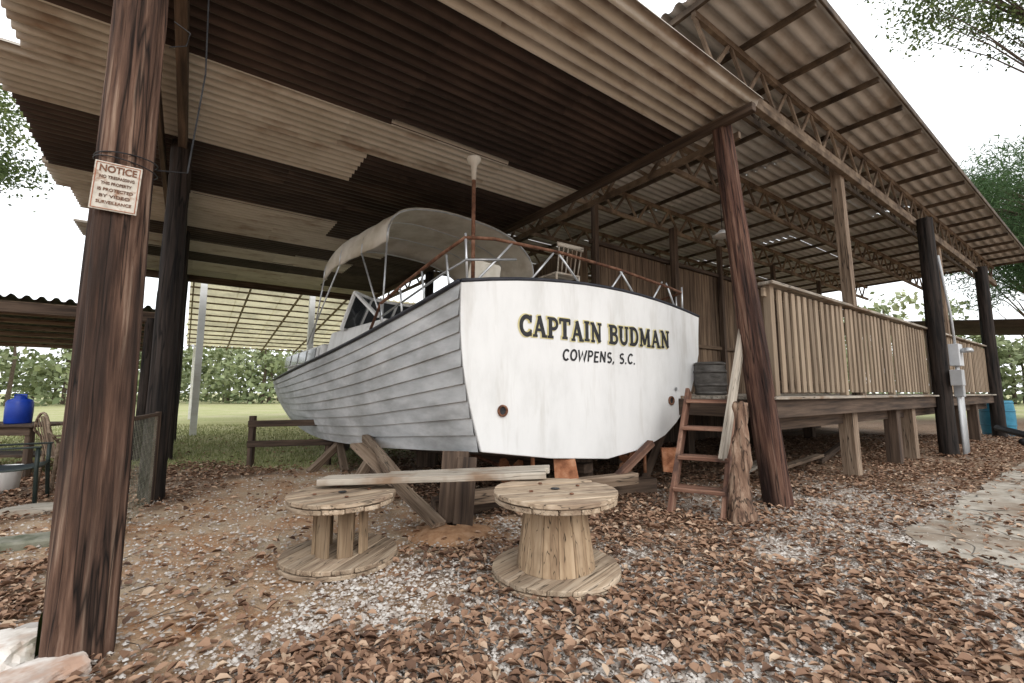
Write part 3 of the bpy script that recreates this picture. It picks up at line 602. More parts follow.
def lettering(name,s,table,wid,hgt,M,mt,grow=0,dx=0,dz=0,shear=0,gap=.06):
    tot=sum(table[c][0]+gap for c in s)-gap; v=[];f=[]; x0=0; lay=0
    for ci,c in enumerate(s):
        w,st=table[c]; jig=random.Random(ci*7+3).uniform(-.035,.035)
        for pts,wd in st:
            lay+=1; P=[Vector((p[0],p[1])) for p in pts]
            if grow:
                e0=(P[0]-P[1]).normalized()*grow*.5; e1=(P[-1]-P[-2]).normalized()*grow*.5
                if (P[0]-P[-1]).length>.02: P[0]=P[0]+e0; P[-1]=P[-1]+e1
            b_=len(v)
            for i,p in enumerate(P):
                dr=(P[min(i+1,len(P)-1)]-P[max(i-1,0)]).normalized(); nm=Vector((-dr.y,dr.x)); h_=(wd+grow)/2
                if 0<i<len(P)-1:
                    d1=(P[i]-P[i-1]).normalized(); cs=max(.45,abs(d1.dot(dr))); h_/=cs
                for sg_ in (1,-1):
                    q=p+nm*h_*sg_; X_=(x0+q.x+shear*q.y)*wid/tot-wid/2+dx; Y_=(q.y+jig-.5)*hgt
                    v.append((X_,Y_,dz+lay*.00004))
            for i in range(len(P)-1): a=b_+2*i; f.append((a,a+1,a+3,a+2))
        x0+=w+gap
    add(name,pyd(name,v,f),boat,mt,M)
lettering('name_outline','CAPTAIN BUDMAN',GL,2.76,.25,TM(2.13,2.175,.034),M_yellow,.13,-.012,0)
lettering('name_letters','CAPTAIN BUDMAN',GL,2.76,.25,TM(2.13,2.175,.036),M_blackp,.04,0,.002)
lettering('hailing_port','COWPENS, S.C.',PL,1.34,.145,TM(2.06,1.86,.0345),M_blackp,.035,0,0,.12)
for i,(s_,z_) in enumerate(((.52,1.2),(3.5,1.28))):
    M=TM(s_,z_,.03); v=[];f=[]
    for (r,zz) in ((.065,0),(.065,.02),(.045,.022),(.042,.003)):
        for k in range(20): a=2*math.pi*k/20; v.append((r*math.cos(a),r*math.sin(a),zz))
    for a in range(3):
        for k in range(20): f.append((a*20+k,a*20+(k+1)%20,(a+1)*20+(k+1)%20,(a+1)*20+k))
    add('exhaust_ring_%d'%i,pyd('ring',v,f,True),boat,M_rust,M)
    add('exhaust_hole_%d'%i,pyd('hole',[(.043*math.cos(k/16*6.283),.043*math.sin(k/16*6.283),.006) for k in range(16)],[tuple(range(16))]),boat,M_blackp,M)
M=TM(3.62,1.45,.03); add('drain_fitting',pyd('df',[(.03*math.cos(k/16*6.283),.03*math.sin(k/16*6.283),.012) for k in range(16)],[tuple(range(16))]),boat,M_steel,M)
def sp(s_,z_,inn=.12): return LS0+ud*s_-tn*inn+Vector((0,0,z_))
def camb(q): return 2.58+.21*(1-(2*q/4.3-1)**2)
def sh(t,z_,inn=.12): 
    p=cat(LS,t)+nr*inn; p.z+=z_; return p
def shr(t,z_):
    i=int(t*NS); p=secs[i][3]-nr*.12; p=p.copy(); p.z+=z_; return p
top=[sh(.28,.12),sh(.25,.42),sh(.17,.5),sh(.08,.55),sp(.12,3.12),sp(.5,3.18),sp(1.5,3.2),sp(2.6,3.15),sp(3.7,3.05),sp(4.1,3.0),shr(.12,.4),shr(.25,.35)]
tube('rail_top',top,.022,M_rust,boat)
tube('rail_mid',[sh(.25,.22),sh(.08,.3),sp(.12,2.86,.1),sp(.8,2.98,.1)],.014,M_steel,boat)
mb=MB()
for i,(s0,s1) in enumerate(((.15,.12),(.25,.75),(1.0,1.4),(1.9,1.5),(2.4,2.7),(3.0,2.65),(3.3,3.6),(3.95,3.7),(4.1,4.1))):
    mb.tube([sp(s0,camb(s0)),sp(s1,3.17-.03*max(0,s1-1.5))],[.014]*2)
for t in (.06,.12,.18,.24): mb.tube([sh(t,0),sh(t+.01,.5)],[.014]*2)
for t in (.06,.15,.25): mb.tube([shr(t,0),shr(t,.4)],[.014]*2)
mb.obj('rail_stanchions',boat,M_steel,None,True)
pp=Vector((-.5,5.62,0)); tube('stern_pole',[pp+Vector((0,0,2.62)),pp+Vector((0,0,4.3))],.026,M_rust,boat)
lathe('pole_funnel',[(.028,-.22),(.036,-.08),(.04,-.02),(.09,.05),(.094,.08),(.08,.085),(.02,.05)],M_canvas,boat,pp+Vector((0,0,4.38)))
# canopy
cc=Vector((-.74,7.9,0)); v=[];f=[]
NA,NC=14,28
for i in range(NA+1):
    al=i/NA*2.3
    for j in range(NC+1):
        q=-1+2*j/NC; th=q*math.pi/2
        xx_=1.68*(abs(math.sin(th))**.75)*(1 if q>=0 else -1); zz_=3.72+.82*(abs(math.cos(th))**.7)
        zz_+=-.05*(i/NA)-.15*max(0,(i/NA-.8)*5)**2; zz_+=.012*math.sin(i*1.8+j*.5)
        p=cc+ax*al+nr*xx_; v.append((p.x,p.y,zz_))
for i in range(NA):
    for j in range(NC): a=i*(NC+1)+j; f.append((a,a+1,a+NC+2,a+NC+1))
o=add('canopy_top',pyd('canopy',v,f,True),boat,M_canvas); q=o.modifiers.new('s','SOLIDIFY'); q.thickness=.03
mb=MB()
for i in (0,5,10,14):
    mb.tube([Vector(v[i*(NC+1)+j])-Vector((0,0,.03)) for j in range(NC+1)],[.016]*(NC+1),6)
def dk(al,off,z_): p=ctr+ax*al+nr*off; return Vector((p.x,p.y,z_))
for s_ in (-1,1):
    for a_,b_ in ((0,.2),(5,-.7),(10,1.5),(14,.6)):
        e=Vector(v[a_*(NC+1)+(0 if s_<0 else NC)]); al=(e-ctr).dot(ax)
        mb.tube([e,dk(al+b_,s_*1.6,2.35)],[.014]*2,6)
mb.obj('canopy_frame',boat,M_steel,None,True)
def prism(name,al0,al1,hw0,hw1,z0,z1,m_,sl=.25):
    P=[dk(al0,-hw0,z0),dk(al0,hw0,z0),dk(al1,hw1,z0),dk(al1,-hw1,z0)]
    Q=[dk(al0,-hw0*.94,z1),dk(al0,hw0*.94,z1),dk(al1-sl,hw1*.94,z1),dk(al1-sl,-hw1*.94,z1)]
    o=add(name,pyd(name,P+Q,BF),boat,m_); q=o.modifiers.new('b','BEVEL'); q.width=.04; q.segments=3; return o
prism('deckhouse',3.3,6.0,1.45,1.25,1.9,2.62,M_white)
prism('cabin_trunk',5.9,9.6,1.35,.8,1.6,2.4,M_white,.5)
def win(name,al0,al1,hw0,hw1,z0,z1,side=-1):
    P=[dk(al0,side*hw0,z0),dk(al1,side*hw1,z0),dk(al1,side*(hw1-.035),z1),dk(al0,side*(hw0-.035),z1)]
    for nm,mt,g_,off in (('frame',M_white,.04,.03),('glass',M_glass,0,.045)):
        c=sum(P,Vector())/4; Q=[p+(p-c).normalized()*g_+nr*side*off for p in P]; R=[p-nr*side*.05 for p in Q]
        add(name+'_'+nm,pyd(name,Q+R,[(0,1,2,3),(0,4,5,1),(1,5,6,2),(2,6,7,3),(3,7,4,0)]),boat,mt)
for i in range(4):
    for sd in (-1,1):
        a0_=6.15+i*.82; a1_=a0_+.66; hw=lambda a:1.35-(a-5.9)/3.7*.55-.01
        win('cabin_window_%d_%d'%(i,sd),a0_,a1_,hw(a0_),hw(a1_),2.06,2.32,sd)
mb=MB(); pts_=[dk(4.9,-1.35,2.6),dk(5.6,-.7,2.62),dk(5.75,0,2.62),dk(5.6,.7,2.62),dk(4.9,1.35,2.6)]
tp_=[dk(4.5,-1.3,3.25),dk(5.1,-.65,3.3),dk(5.2,0,3.3),dk(5.1,.65,3.3),dk(4.5,1.3,3.25)]
for i in range(5):
    mb.bar(pts_[i],tp_[i],.05,.05)
    if i<4: mb.bar(pts_[i],pts_[i+1],.05,.05); mb.bar(tp_[i],tp_[i+1],.05,.05)
mb.bar(dk(3.4,-1.42,2.65),tp_[0],.05,.05); mb.bar(dk(3.4,1.42,2.65),tp_[4],.05,.05)
mb.obj('windscreen_frame',boat,M_white)
for i in range(4):
    add('windscreen_glass_%d'%i,pyd('wg',[pts_[i],pts_[i+1],tp_[i+1],tp_[i]],[(0,1,2,3)]),boat,M_glass)
o=add('side_locker',pyd('lk',[dk(2.6,-1.75,2.0),dk(2.6,-1.35,2.0),dk(3.7,-1.3,2.0),dk(3.7,-1.65,2.0),dk(2.7,-1.7,2.5),dk(2.7,-1.4,2.5),dk(3.6,-1.35,2.5),dk(3.6,-1.6,2.5)],BF),boat,M_white)
q=o.modifiers.new('b','BEVEL'); q.width=.13; q.segments=5
for i,(al,of) in enumerate(((1.6,-.75),(1.6,.75))):
    o=add('helm_seat_%d'%i,pyd('hs',[dk(al,of-.3,2.5),dk(al,of+.3,2.5),dk(al+.5,of+.3,2.5),dk(al+.5,of-.3,2.5),dk(al,of-.3,3.0),dk(al,of+.3,3.0),dk(al+.5,of+.3,3.0),dk(al+.5,of-.3,3.0)],BF),boat,M_canvas); q=o.modifiers.new('b','BEVEL'); q.width=.08; q.segments=4
    o=add('helm_seat_back_%d'%i,pyd('hb',[dk(al-.1,of-.3,2.9),dk(al-.1,of+.3,2.9),dk(al+.02,of+.3,2.9),dk(al+.02,of-.3,2.9),dk(al-.2,of-.27,3.3),dk(al-.2,of+.27,3.3),dk(al-.08,of+.27,3.3),dk(al-.08,of-.27,3.3)],BF),boat,M_canvas); q=o.modifiers.new('b','BEVEL'); q.width=.05; q.segments=4
ch=group('wooden_chair'); cp=Vector((.72,6.75,2.72))
def cpnt(a,b_,c): return cp+ud*a-tn*b_+Vector((0,0,c))
for i,(a,b_) in enumerate(((-.22,-.2),(.22,-.2),(-.2,.2),(.2,.2))): beam('leg_%d'%i,cpnt(a,b_,0),cpnt(a,b_,.42),.035,.035,M_grey,ch)
beam('seat',cpnt(-.24,0,.43),cpnt(.24,0,.43),.44,.03,M_grey,ch)
for i in range(6): a=-.2+.08*i; beam('back_spindle_%d'%i,cpnt(a,-.2,.44),cpnt(a*1.1,-.27,.82),.02,.02,M_grey,ch)
beam('back_top',cpnt(-.26,-.27,.84),cpnt(.26,-.27,.84),.03,.07,M_grey,ch)
for i,s_ in enumerate((1.15,3.15)):
    M=TM(s_,0,-.35 if i==0 else -.3)
    pv=[(-.02,.72,0),(-.02,.72,.26),(-.02,.5,.3),(-.02,.36,.22),(-.02,.38,.02),(.02,.72,0),(.02,.72,.26),(.02,.5,.3),(.02,.36,.22),(.02,.38,.02)]
    R=Matrix.Rotation(math.radians(55 if i==0 else 60),4,'Y')
    add('rudder_%d'%i,pyd('rd',[(a,b_-.12,c+.25) for a,b_,c in pv],[(0,1,2,3,4),(9,8,7,6,5),(0,5,6,1),(1,6,7,2),(2,7,8,3),(3,8,9,4),(4,9,5,0)]),boat,M_orange,M@Matrix.Translation((0,0,.1))@R)
    tube('rudder_stock_%d'%i,[(M@Vector((0,.75,.1))),(M@Vector((0,.25,.1)))],.025,M_orange,boat)
    M2=TM(s_+.05,.38,-.8 if i==0 else -.6)
    tube('prop_shaft_%d'%i,[M2@Vector((0,0,.1)),M2@Vector((0,.12,-1.2))],.025,M_rust,boat)
    mb=MB()
    for k in range(3):
        a=k*2.094+.4
        n0=len(mb.v)
        for r,w_ in ((.03,.03),(.1,.09),(.17,.1),(.22,.04)):
            for sgn in (-1,1):
                aa=a+sgn*w_/max(r,.06); mb.v.append(tuple(M2@Vector((r*math.cos(aa),r*math.sin(aa),sgn*w_*.5))))
        for q_ in range(3): mb.f.append((n0+2*q_,n0+2*q_+1,n0+2*q_+3,n0+2*q_+2))
    o=mb.obj('propeller_%d'%i,boat,M_orange); q=o.modifiers.new('s','SOLIDIFY'); q.thickness=.015
    lathe('prop_hub_%d'%i,[(.02,-.06),(.045,-.04),(.045,.04),(.02,.07)],M_orange,boat,M2.translation)
# cribbing
cr=group('boat_cradle')
beam('block_stern',(-.62,4.86,-.02),(-.6,5.0,.76),.24,.28,M_woodd,cr,up=(1,0,0))
beam('block_face',(-.5,4.72,.0),(-.47,4.86,.72),.05,.2,M_woodd,cr,up=(1,0,0))
beam('sleeper',(-.7,4.95,.26),(1.6,6.0,.3),.14,.14,M_wood,cr)
beam('sleeper_low',(-.9,5.3,.1),(2.0,6.6,.1),.2,.2,M_woodd,cr)
beam('diagonal_plank',(-1.95,5.75,.75),(-.72,4.62,.1),.17,.05,M_wood,cr)
beam('diagonal_plank_b',(-1.2,4.75,.55),(-2.2,6.9,.72),.12,.1,M_wood,cr)
beam('jack_a',(-2.3,6.6,-.02),(-2.0,6.9,.62),.12,.12,M_wood,cr); beam('jack_b',(-1.8,6.6,-.02),(-2.25,6.95,.62),.12,.12,M_woodd,cr)
beam('jack_c',(-3.0,8.3,-.02),(-3.4,8.9,.6),.12,.12,M_wood,cr); beam('jack_d',(-3.6,8.2,-.02),(-3.2,8.9,.55),.12,.12,M_wood,cr)
beam('keel_block_a',(.9,6.3,-.02),(.9,6.3,.52),.35,.35,M_woodd,cr); beam('keel_block_b',(-1.6,8.7,-.02),(-1.6,8.7,.4),.35,.35,M_woodd,cr); beam('keel_block_c',(-4.2,11.2,-.02),(-4.2,11.2,.38),.35,.35,M_woodd,cr)
beam('keel_timber',(1.0,6.0,.42),(-4.5,11.6,.28),.2,.12,M_woodd,cr)
beam('port_brace',(1.9,6.9,-.02),(2.3,6.9,.9),.12,.12,M_woodd,cr)
beam('prop_brace',(1.0,5.7,.08),(1.9,6.25,.72),.1,.08,M_redw,cr)
v=[];f=[]
for i in range(9):
    for k in range(24):
        a=k/24*6.283; r=.05+.33*i/8*(1+.25*noise.noise(Vector((math.cos(a)*1.5,math.sin(a)*1.5,2)))); v.append((-.6+r*math.cos(a)*1.2,4.72+r*math.sin(a),.1*math.cos(i/8*math.pi/2)+.02*noise.noise(Vector((a*2,i,0)))-.02))
for i in range(8):
    for k in range(24): f.append((i*24+k,i*24+(k+1)%24,(i+1)*24+(k+1)%24,(i+1)*24+k))
f.append(tuple(range(24)))
add('dirt_mound',pyd('mound',v,f,True),None,M_dirt)
# ---------------------------------------------------------------- cable spools
def disc(par,name,loc,R,z0,z1,ang,npl,mt):
    for i in range(npl):
        x0=-R+2*R*i/npl+.003; x1=-R+2*R*(i+1)/npl-.003
        P=[]; 
        for k in range(9): xx=x0+(x1-x0)*k/8; P.append((math.sqrt(max(0,R*R-xx*xx))+random.uniform(-.003,.002),xx))
        Q=[(-math.sqrt(max(0,R*R-xx*xx)),xx) for (_,xx) in reversed(P)]
        poly=P+Q; n=len(poly); dz=random.uniform(-.005,.004)
        v=[(a,b_,z1+dz) for a,b_ in poly]+[(a,b_,z0+dz) for a,b_ in poly]
        f=[tuple(range(n)),tuple(range(2*n-1,n-1,-1))]+[(k,k+n,(k+1)%n+n,(k+1)%n) for k in range(n)]
        o=add('%s_plank_%d'%(name,i),pyd('pl',v,f),par,mt,Matrix.Translation(loc)@Matrix.Rotation(ang,4,'Z'))
        bmx=bmesh.new(); bmx.from_mesh(o.data); bmesh.ops.remove_doubles(bmx,verts=bmx.verts,dist=.0005); bmesh.ops.recalc_face_normals(bmx,faces=bmx.faces); bmx.to_mesh(o.data); bmx.free()
        q=o.modifiers.new('b','BEVEL'); q.width=.005; q.limit_method='ANGLE'
def spool(loc,Rt,Rb,H,rc0,rc1,nst,gap,ang):
    g=group('cable_spool'); loc=Vector(loc)
    disc(g,'top',loc,Rt,H-.035,H,ang,7,M_spool); disc(g,'top_under',loc,Rt*.985,H-.078,H-.042,ang+1.57,6,M_spool)
    disc(g,'base_upper',loc,Rb*.985,.042,.078,ang+.6,7,M_spool); disc(g,'base',loc,Rb,0,.034,ang+2.17,6,M_spool)
    for i in range(nst):
        a=2*math.pi*i/nst+ang; w=2*math.pi*rc0/nst*(1-gap)
        p0=loc+Vector((rc0*math.cos(a),rc0*math.sin(a),.075)); p1=loc+Vector((rc1*math.cos(a),rc1*math.sin(a),H-.075))
        v=[]; w1=w*rc1/rc0; td=Vector((-math.sin(a),math.cos(a),0)); rd=Vector((math.cos(a),math.sin(a),0))
        for p,ww in ((p0,w),(p1,w1)):
            v+=[p-td*ww/2-rd*.03,p+td*ww/2-rd*.03,p+td*ww/2,p-td*ww/2]
        o=add('stave_%d'%i,pyd('st',v,BF),g,M_stave)
        q=o.modifiers.new('b','BEVEL'); q.width=.005
    for k in range(4):
        a=k*1.571+.5; lathe('bolt_%d'%k,[(.016,0),(.016,.008),(.005,.01)],M_rust,g,loc+Vector((.22*math.cos(a),.22*math.sin(a),H+.005)),10)
    lathe('hub_hole',[(.035,0),(.035,.003),(.005,.004)],M_blackp,g,loc+Vector((0,0,H+.006)),16)
spool((.34,3.66,.0),.485,.5,.64,.3,.235,15,.03,.3)
spool((-1.45,3.97,.0),.44,.475,.55,.22,.215,7,.38,.75)
pk=group('bench_plank'); beam('plank',(-1.72,4.2,.605),(.3,4.1,.685),.24,.055,M_grey,pk); beam('plank_rear',(-1.2,4.46,.60),(.35,4.3,.69),.2,.05,M_grey,pk)
# ---------------------------------------------------------------- left yard
ls_=group('side_shelter')
for i in range(8):
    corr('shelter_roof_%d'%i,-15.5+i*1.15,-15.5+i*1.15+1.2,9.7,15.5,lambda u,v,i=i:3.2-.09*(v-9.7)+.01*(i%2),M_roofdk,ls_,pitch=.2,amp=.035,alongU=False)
for i,vv in enumerate(np.arange(9.9,15.5,.8)): ub('shelter_purlin_%d'%i,(-15.5,vv,3.1-.09*(vv-9.7)),(-6.35,vv,3.1-.09*(vv-9.7)),.09,.1,M_wood,ls_)
ub('shelter_fascia',(-15.5,9.8,3.0),(-6.35,9.8,3.0),.05,.2,M_woodd,ls_)
for i,(uu,vv) in enumerate(((-6.5,9.85),(-10.2,9.9),(-14.5,9.9),(-6.5,15.2),(-10.5,15.2))): p=W(uu,vv); pole('shelter_post_%d'%i,(p.x,p.y,-.1),(p.x,p.y,3.0-.09*(vv-9.7)),.11,.1,M_black,ls_,20,20)
fc=group('far_canopy')
for i in range(6):
    corr('canopy_sheet_%d'%i,-5.9+i*1.5,-5.9+(i+1)*1.5+.02,16,27,lambda u,v,i=i:5.35-.13*(v-16)+.008*(i%2),M_yroof,fc,pitch=.3,amp=.02,alongU=False,nn=3)
mb=MB()
for vv in np.arange(16.05,27,.9): mb.bar(W(-5.9,vv,5.27-.13*(vv-16)),W(3.1,vv,5.27-.13*(vv-16)),.05,.06)
for uu in np.arange(-5.8,3.2,1.7): mb.bar(W(uu,16,5.16),W(uu,27,5.16-.13*11),.05,.08)
mb.obj('lattice',fc,M_truss)
for i,(uu,vv) in enumerate(((-5.5,16.1),(-2,16.1),(1.5,16.1),(-5.5,26.8),(1.5,26.8))): beam('post_%d'%i,W(uu,vv,-.1),W(uu,vv,5.2-.13*(vv-16)),.2,.2,M_white,fc,up=UD)
fn=group('rail_fence')
fp=[Vector((-5.0,8.8,0)),Vector((-3.6,9.0,0))]
for i,p in enumerate(fp): beam('post_%d'%i,p-Vector((0,0,.05)),p+Vector((0,0,.95)),.1,.1,M_woodd,fn)
for i,z_ in enumerate((.42,.8)): beam('rail_%d'%i,fp[0]+Vector((-.05,-.06,z_)),fp[1]+Vector((.1,-.06,z_+.02)),.04,.12,M_woodd,fn)
wf=group('wire_fence_panel'); q0=Vector((-3.98,4.75,0)); q1=Vector((-4.62,5.95,0)); mb=MB()
for t in np.linspace(0,1,21): p=q0.lerp(q1,t); mb.tube([p,p+Vector((0,0,1.1))],[.0025]*2,4)
for z_ in np.linspace(.02,1.1,18): mb.tube([q0+Vector((0,0,z_)),q1+Vector((0,0,z_))],[.0025]*2,4)
mb.obj('mesh_wires',wf,M_moss)
for i,t in enumerate((0,1)): beam('stake_%d'%i,q0.lerp(q1,t)-Vector((0,0,.05)),q0.lerp(q1,t)+Vector((0,0,1.15)),.05,.05,M_woodd,wf)
beam('panel_top',q0+Vector((0,0,1.12)),q1+Vector((0,0,1.12)),.05,.04,M_woodd,wf)
tb=group('work_table'); tl=Vector((-9.1,7.9,0))
for i in range(4): beam('top_board_%d'%i,tl+Vector((-1.1,-.36+.24*i,.85)),tl+Vector((1.3,-.36+.24*i,.85)),.225,.04,M_woodd,tb)
for i,(a,b_) in enumerate(((-1,-.35),(1.15,-.35),(-1,.35),(1.15,.35))): beam('leg_%d'%i,tl+Vector((a,b_,-.02)),tl+Vector((a,b_,.83)),.09,.09,M_woodd,tb)
beam('apron',tl+Vector((-1.05,-.4,.76)),tl+Vector((1.2,-.4,.76)),.03,.13,M_woodd,tb)
beam('lower_shelf',tl+Vector((-1.05,0,.35)),tl+Vector((1.2,0,.35)),.6,.04,M_woodd,tb)
bj=group('blue_container'); lathe('body',[(.16,0),(.17,.02),(.175,.2),(.17,.36),(.15,.4),(.08,.43),(.08,.47),(.02,.475)],M_blue,bj,tl+Vector((.65,-.1,.872)),24); tube('handle',[tl+Vector((.55,-.1,1.28)),tl+Vector((.55,-.1,1.36)),tl+Vector((.75,-.1,1.36)),tl+Vector((.75,-.1,1.28))],.014,M_blue,bj)
def patio(loc,ang,mt,name,sc=1):
    g=group(name); M=Matrix.Translation(loc)@Matrix.Rotation(ang,4,'Z')@Matrix.Scale(sc,4)
    P=lambda a,b_,c:M@Vector((a,b_,c))
    for i,(a,b_) in enumerate(((-.26,-.24),(.26,-.24),(-.24,.26),(.24,.26))): tube('leg_%d'%i,[P(a*1.1,b_*1.1,0),P(a,b_,.42),P(a,b_,.62 if i<2 else .6)],.022,mt,g)
    v=[];f=[]
    for i in range(9):
        for j in range(9):
            a=-.25+.5*j/8; t=i/8
            b_=-.25+.5*t; c=.43-.03*math.sin(math.pi*t)-.02*math.sin(math.pi*j/8); v.append(tuple(P(a,b_,c)))
    for i in range(8):
        for j in range(8): q=i*9+j; f.append((q,q+1,q+10,q+9))
    o=add('seat',pyd('seat',v,f,True),g,mt); q=o.modifiers.new('s','SOLIDIFY'); q.thickness=.02
    for i in range(7):
        a=-.21+.07*i; h=.9-.5*a*a*3; beam('back_slat_%d'%i,P(a,.26,.42),P(a*1.1,.36,h),.045,.014,mt,g)
    pts=[P(-.26,.27,.6)]+[P(.27*math.sin(x_),.36,.68+.25*math.cos(x_)) for x_ in np.linspace(-1.4,1.4,11)]+[P(.26,.27,.6)]
    tube('back_rim',pts,.018,mt,g)
    for s_ in (-1,1): beam('arm_%d'%s_,P(s_*.27,-.27,.63),P(s_*.27,.3,.63),.055,.022,mt,g)
patio(Vector((-6.35,5.85,-.01)),2.2,M_dkplastic,'patio_chair',1.15)
patio(Vector((-6.5,6.9,-.01)),2.6,M_wood,'wooden_armchair',1.2)
lathe('stepping_stone',[(.3,-.03),(.31,.03),(.28,.045),(.01,.046)],M_conc,None,Vector((-5.7,5.5,0)),24)
bk=group('white_bucket'); lathe('body',[(.12,0),(.15,.35),(.155,.36),(.14,.355),(.11,.03),(.01,.03)],M_white,bk,Vector((-7.2,6.6,0)))
kb=add('mossy_kerb',pyd('kerb',boxv(-1.2,1.2,-.16,.16,-.05,.06),BF),None,M_moss,Matrix.Translation((-4.95,4.1,0))@Matrix.Rotation(.55,4,'Z')); q=kb.modifiers.new('b','BEVEL'); q.width=.02
def rock(loc,s,seed,name='concrete_rubble'):
    bmx=bmesh.new(); bmesh.ops.create_icosphere(bmx,subdivisions=4,radius=1)
    for vv in bmx.verts:
        d=vv.co.normalized(); r=1+.35*noise.noise(d*1.3+Vector((seed,0,0)))+.12*noise.noise(d*4+Vector((seed,3,0)))+.04*noise.noise(d*12+Vector((seed,3,0)))
        vv.co=Vector((max(-.8,min(.8,d.x*r))*s[0],max(-.8,min(.8,d.y*r))*s[1],max(-.7,min(.62,d.z*r))*s[2]))
    me=bpy.data.meshes.new('rock'); bmx.to_mesh(me); bmx.free()
    add(name,me,None,M_rock,Matrix.Translation(loc)@Matrix.Rotation(seed,4,'Z'))
rock((-2.3,2.3,.01),(.26,.17,.1),1.1); rock((-2.66,2.44,.03),(.22,.24,.16),2.3); rock((-2.72,2.75,.02),(.12,.1,.08),3.9)
# ---------------------------------------------------------------- trees
def leafmesh(name,P,size,r,mt,parent,asp=.5):
    k=len(P); d1=rng.normal(size=(k,3)); d1/=np.linalg.norm(d1,axis=1)[:,None]; d2=np.cross(d1,rng.normal(size=(k,3))); d2/=np.linalg.norm(d2,axis=1)[:,None]
    s=(size*(.6+.8*rng.random(k)))[:,None]
    V=np.stack([P-d1*s*.5,P+d2*s*asp*.5,P+d1*s*.5,P-d2*s*asp*.5],1)
    return add(name,npmesh(name,V.reshape(-1,3),np.arange(4*k).reshape(-1,4),False,{'rnd':np.repeat(r,4)}),parent,mt)
def tree(name,base_,H,cc_,R,ncl,nlf,ls,mt,clr=.8,tr=.25,asp=.5):
    g=group(name); base_=Vector(base_); mb=MB(); top=Vector((cc_[0],cc_[1],cc_[2]+R[2]*.5))
    pts=[base_.lerp(top,t)+Vector((.25*math.sin(t*5),.2*math.cos(t*4),0))*t for t in np.linspace(0,1,9)]
    mb.tube(pts,[tr*(1-.85*t) for t in np.linspace(0,1,9)],9)
    PP=[];RR=[]
    for c in range(ncl):
        d=rng.normal(size=3); d/=np.linalg.norm(d); rr=rng.random()**.4
        q=np.array(cc_)+d*rr*np.array(R)
        t=min(.97,max(.3,(q[2]-base_.z)/(top.z-base_.z)-.12)); s=pts[int(t*8)]; e=Vector(q); m_=s.lerp(e,.5)+Vector((0,0,.3))
        mb.tube([s,m_,e],[tr*.2,tr*.1,tr*.03],5)
        k=int(nlf*(.5+rng.random())); pts_l=q+rng.normal(size=(k,3))*np.array([clr,clr,clr*.5])
        PP.append(pts_l); RR.append(np.clip(.4+.25*(q[2]-cc_[2])/R[2]+rng.normal(size=k)*.18+rng.normal()*.12,0,1))
    mb.obj('trunk_and_limbs',g,M_bark,None,True)
    leafmesh('foliage',np.concatenate(PP),ls,np.concatenate(RR),mt,g,asp)
tree('oak_tree',(-18,11,0),9,(-15.7,11,8.6),(2.5,2.4,3.0),48,340,.12,M_fol,.45)
tree('oak_tree',(20,14,0),18,(17.9,14.4,16.8),(3.8,3.0,3.2),56,260,.14,M_fol,.5,.2)
tree('pine_tree',(33,24,0),16,(30,24,11.5),(5.5,4,4.8),80,460,.32,M_pine,.7,.35,.14)
tree('pine_tree',(40,34,0),16,(38,33,14),(6,5,7),70,360,.42,M_pine,.9,.35,.16)
tree('oak_tree',(32,21,0),10,(29.5,20.5,4.2),(3.0,3,3.4),50,280,.2,M_fol,.6)
g=group('distant_treeline'); mb=MB(); PP=[];RR=[]
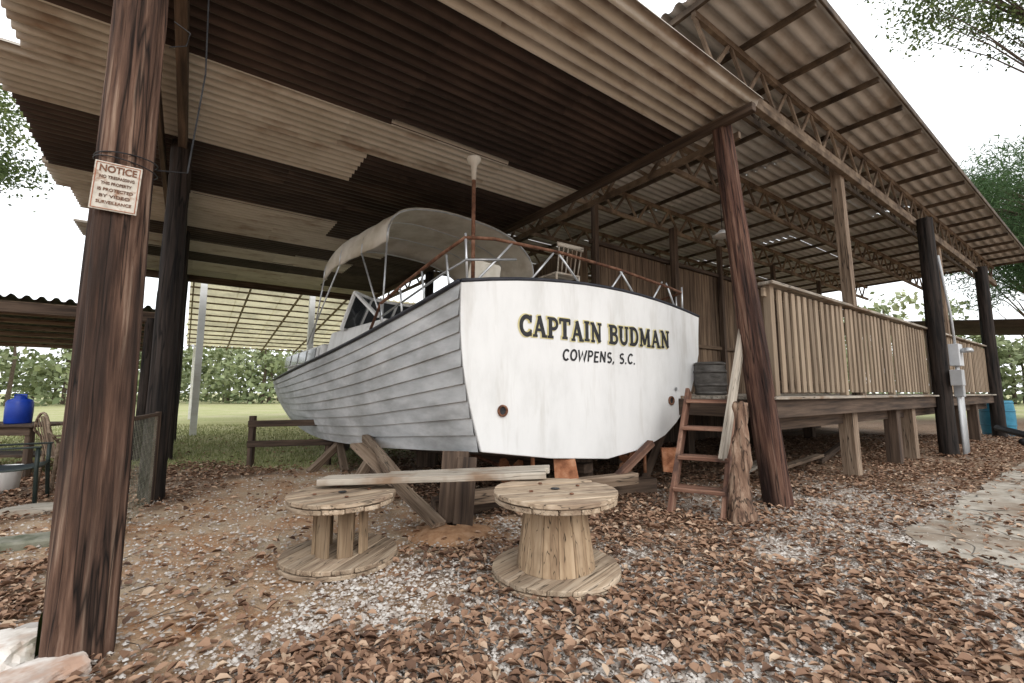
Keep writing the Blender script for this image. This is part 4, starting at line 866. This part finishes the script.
for i in range(130):
    a=math.radians(-75+150*(i+rng.random())/130); D=66+30*rng.random(); cx=D*math.sin(a); cy=D*math.cos(a)
    H=5.5+5.5*rng.random()+ (2 if a>.3 else 0)
    mb.tube([(cx,cy,0),(cx+.3,cy,H*.5),(cx,cy,H*.9)],[.22,.15,.04],5)
    for c in range(9):
        q=np.array([cx+rng.normal()*1.6,cy+rng.normal()*1.6,H*(.25+.7*rng.random())]); k=60
        PP.append(q+rng.normal(size=(k,3))*np.array([.9,.9,.6])); RR.append(np.clip(.35+.4*q[2]/H+rng.normal(size=k)*.18+rng.normal()*.14,0,1))
    q=np.array([cx,cy,.6]); PP.append(q+rng.normal(size=(60,3))*np.array([2.2,1.5,.6])); RR.append(rng.random(60)*.5)
mb.obj('trunks',g,M_bark); leafmesh('foliage',np.concatenate(PP),.7,np.concatenate(RR),M_folfar,g,.6)
# ---------------------------------------------------------------- finalize groups
bpy.context.view_layer.update()
for e in GROUPS:
    kids=[c for c in e.children]
    if not kids: continue
    pts=[c.matrix_world@Vector(c.bound_box[0]) for c in kids]+[c.matrix_world@Vector(c.bound_box[6]) for c in kids]
    cx=sum((p.x for p in pts))/len(pts); cy=sum((p.y for p in pts))/len(pts); cz=min(p.z for p in pts)
    e.location=(cx,cy,cz); inv=Matrix.Translation((-cx,-cy,-cz))
    for c in kids: c.matrix_parent_inverse=inv
# ---------------------------------------------------------------- light
w=bpy.data.worlds.new('World'); S.world=w; w.use_nodes=True; t=w.node_tree; bg=t.nodes['Background']
sky=t.nodes.new('ShaderNodeTexSky'); sky.sky_type='NISHITA'; sky.sun_disc=False; sky.sun_elevation=math.radians(38); sky.sun_rotation=math.radians(150); sky.air_density=1; sky.dust_density=4
mxn=t.nodes.new('ShaderNodeMixRGB'); mxn.inputs[0].default_value=.88; t.links.new(sky.outputs[0],mxn.inputs[1]); mxn.inputs[2].default_value=(13.0,13.3,13.6,1)
t.links.new(mxn.outputs[0],bg.inputs['Color']); bg.inputs['Strength'].default_value=.145
sl=bpy.data.lights.new('sun','SUN'); sl.energy=.95; sl.angle=math.radians(30); sl.color=(1,.98,.94); so=bpy.data.objects.new('sun',sl); COL.objects.link(so)
el=math.radians(38); az=math.radians(150); sd=Vector((math.sin(az)*math.cos(el),math.cos(az)*math.cos(el),math.sin(el))); so.rotation_euler=(-sd).to_track_quat('-Z','Y').to_euler(); so.location=sd*30
cam=bpy.data.cameras.new('camera'); co=bpy.data.objects.new('camera',cam); COL.objects.link(co); co.location=(0,0,1.4); co.rotation_euler=(math.radians(96.45),0,0)
cam.lens=15.82; cam.sensor_width=36; cam.clip_end=3000; cam.clip_start=.05; S.camera=co
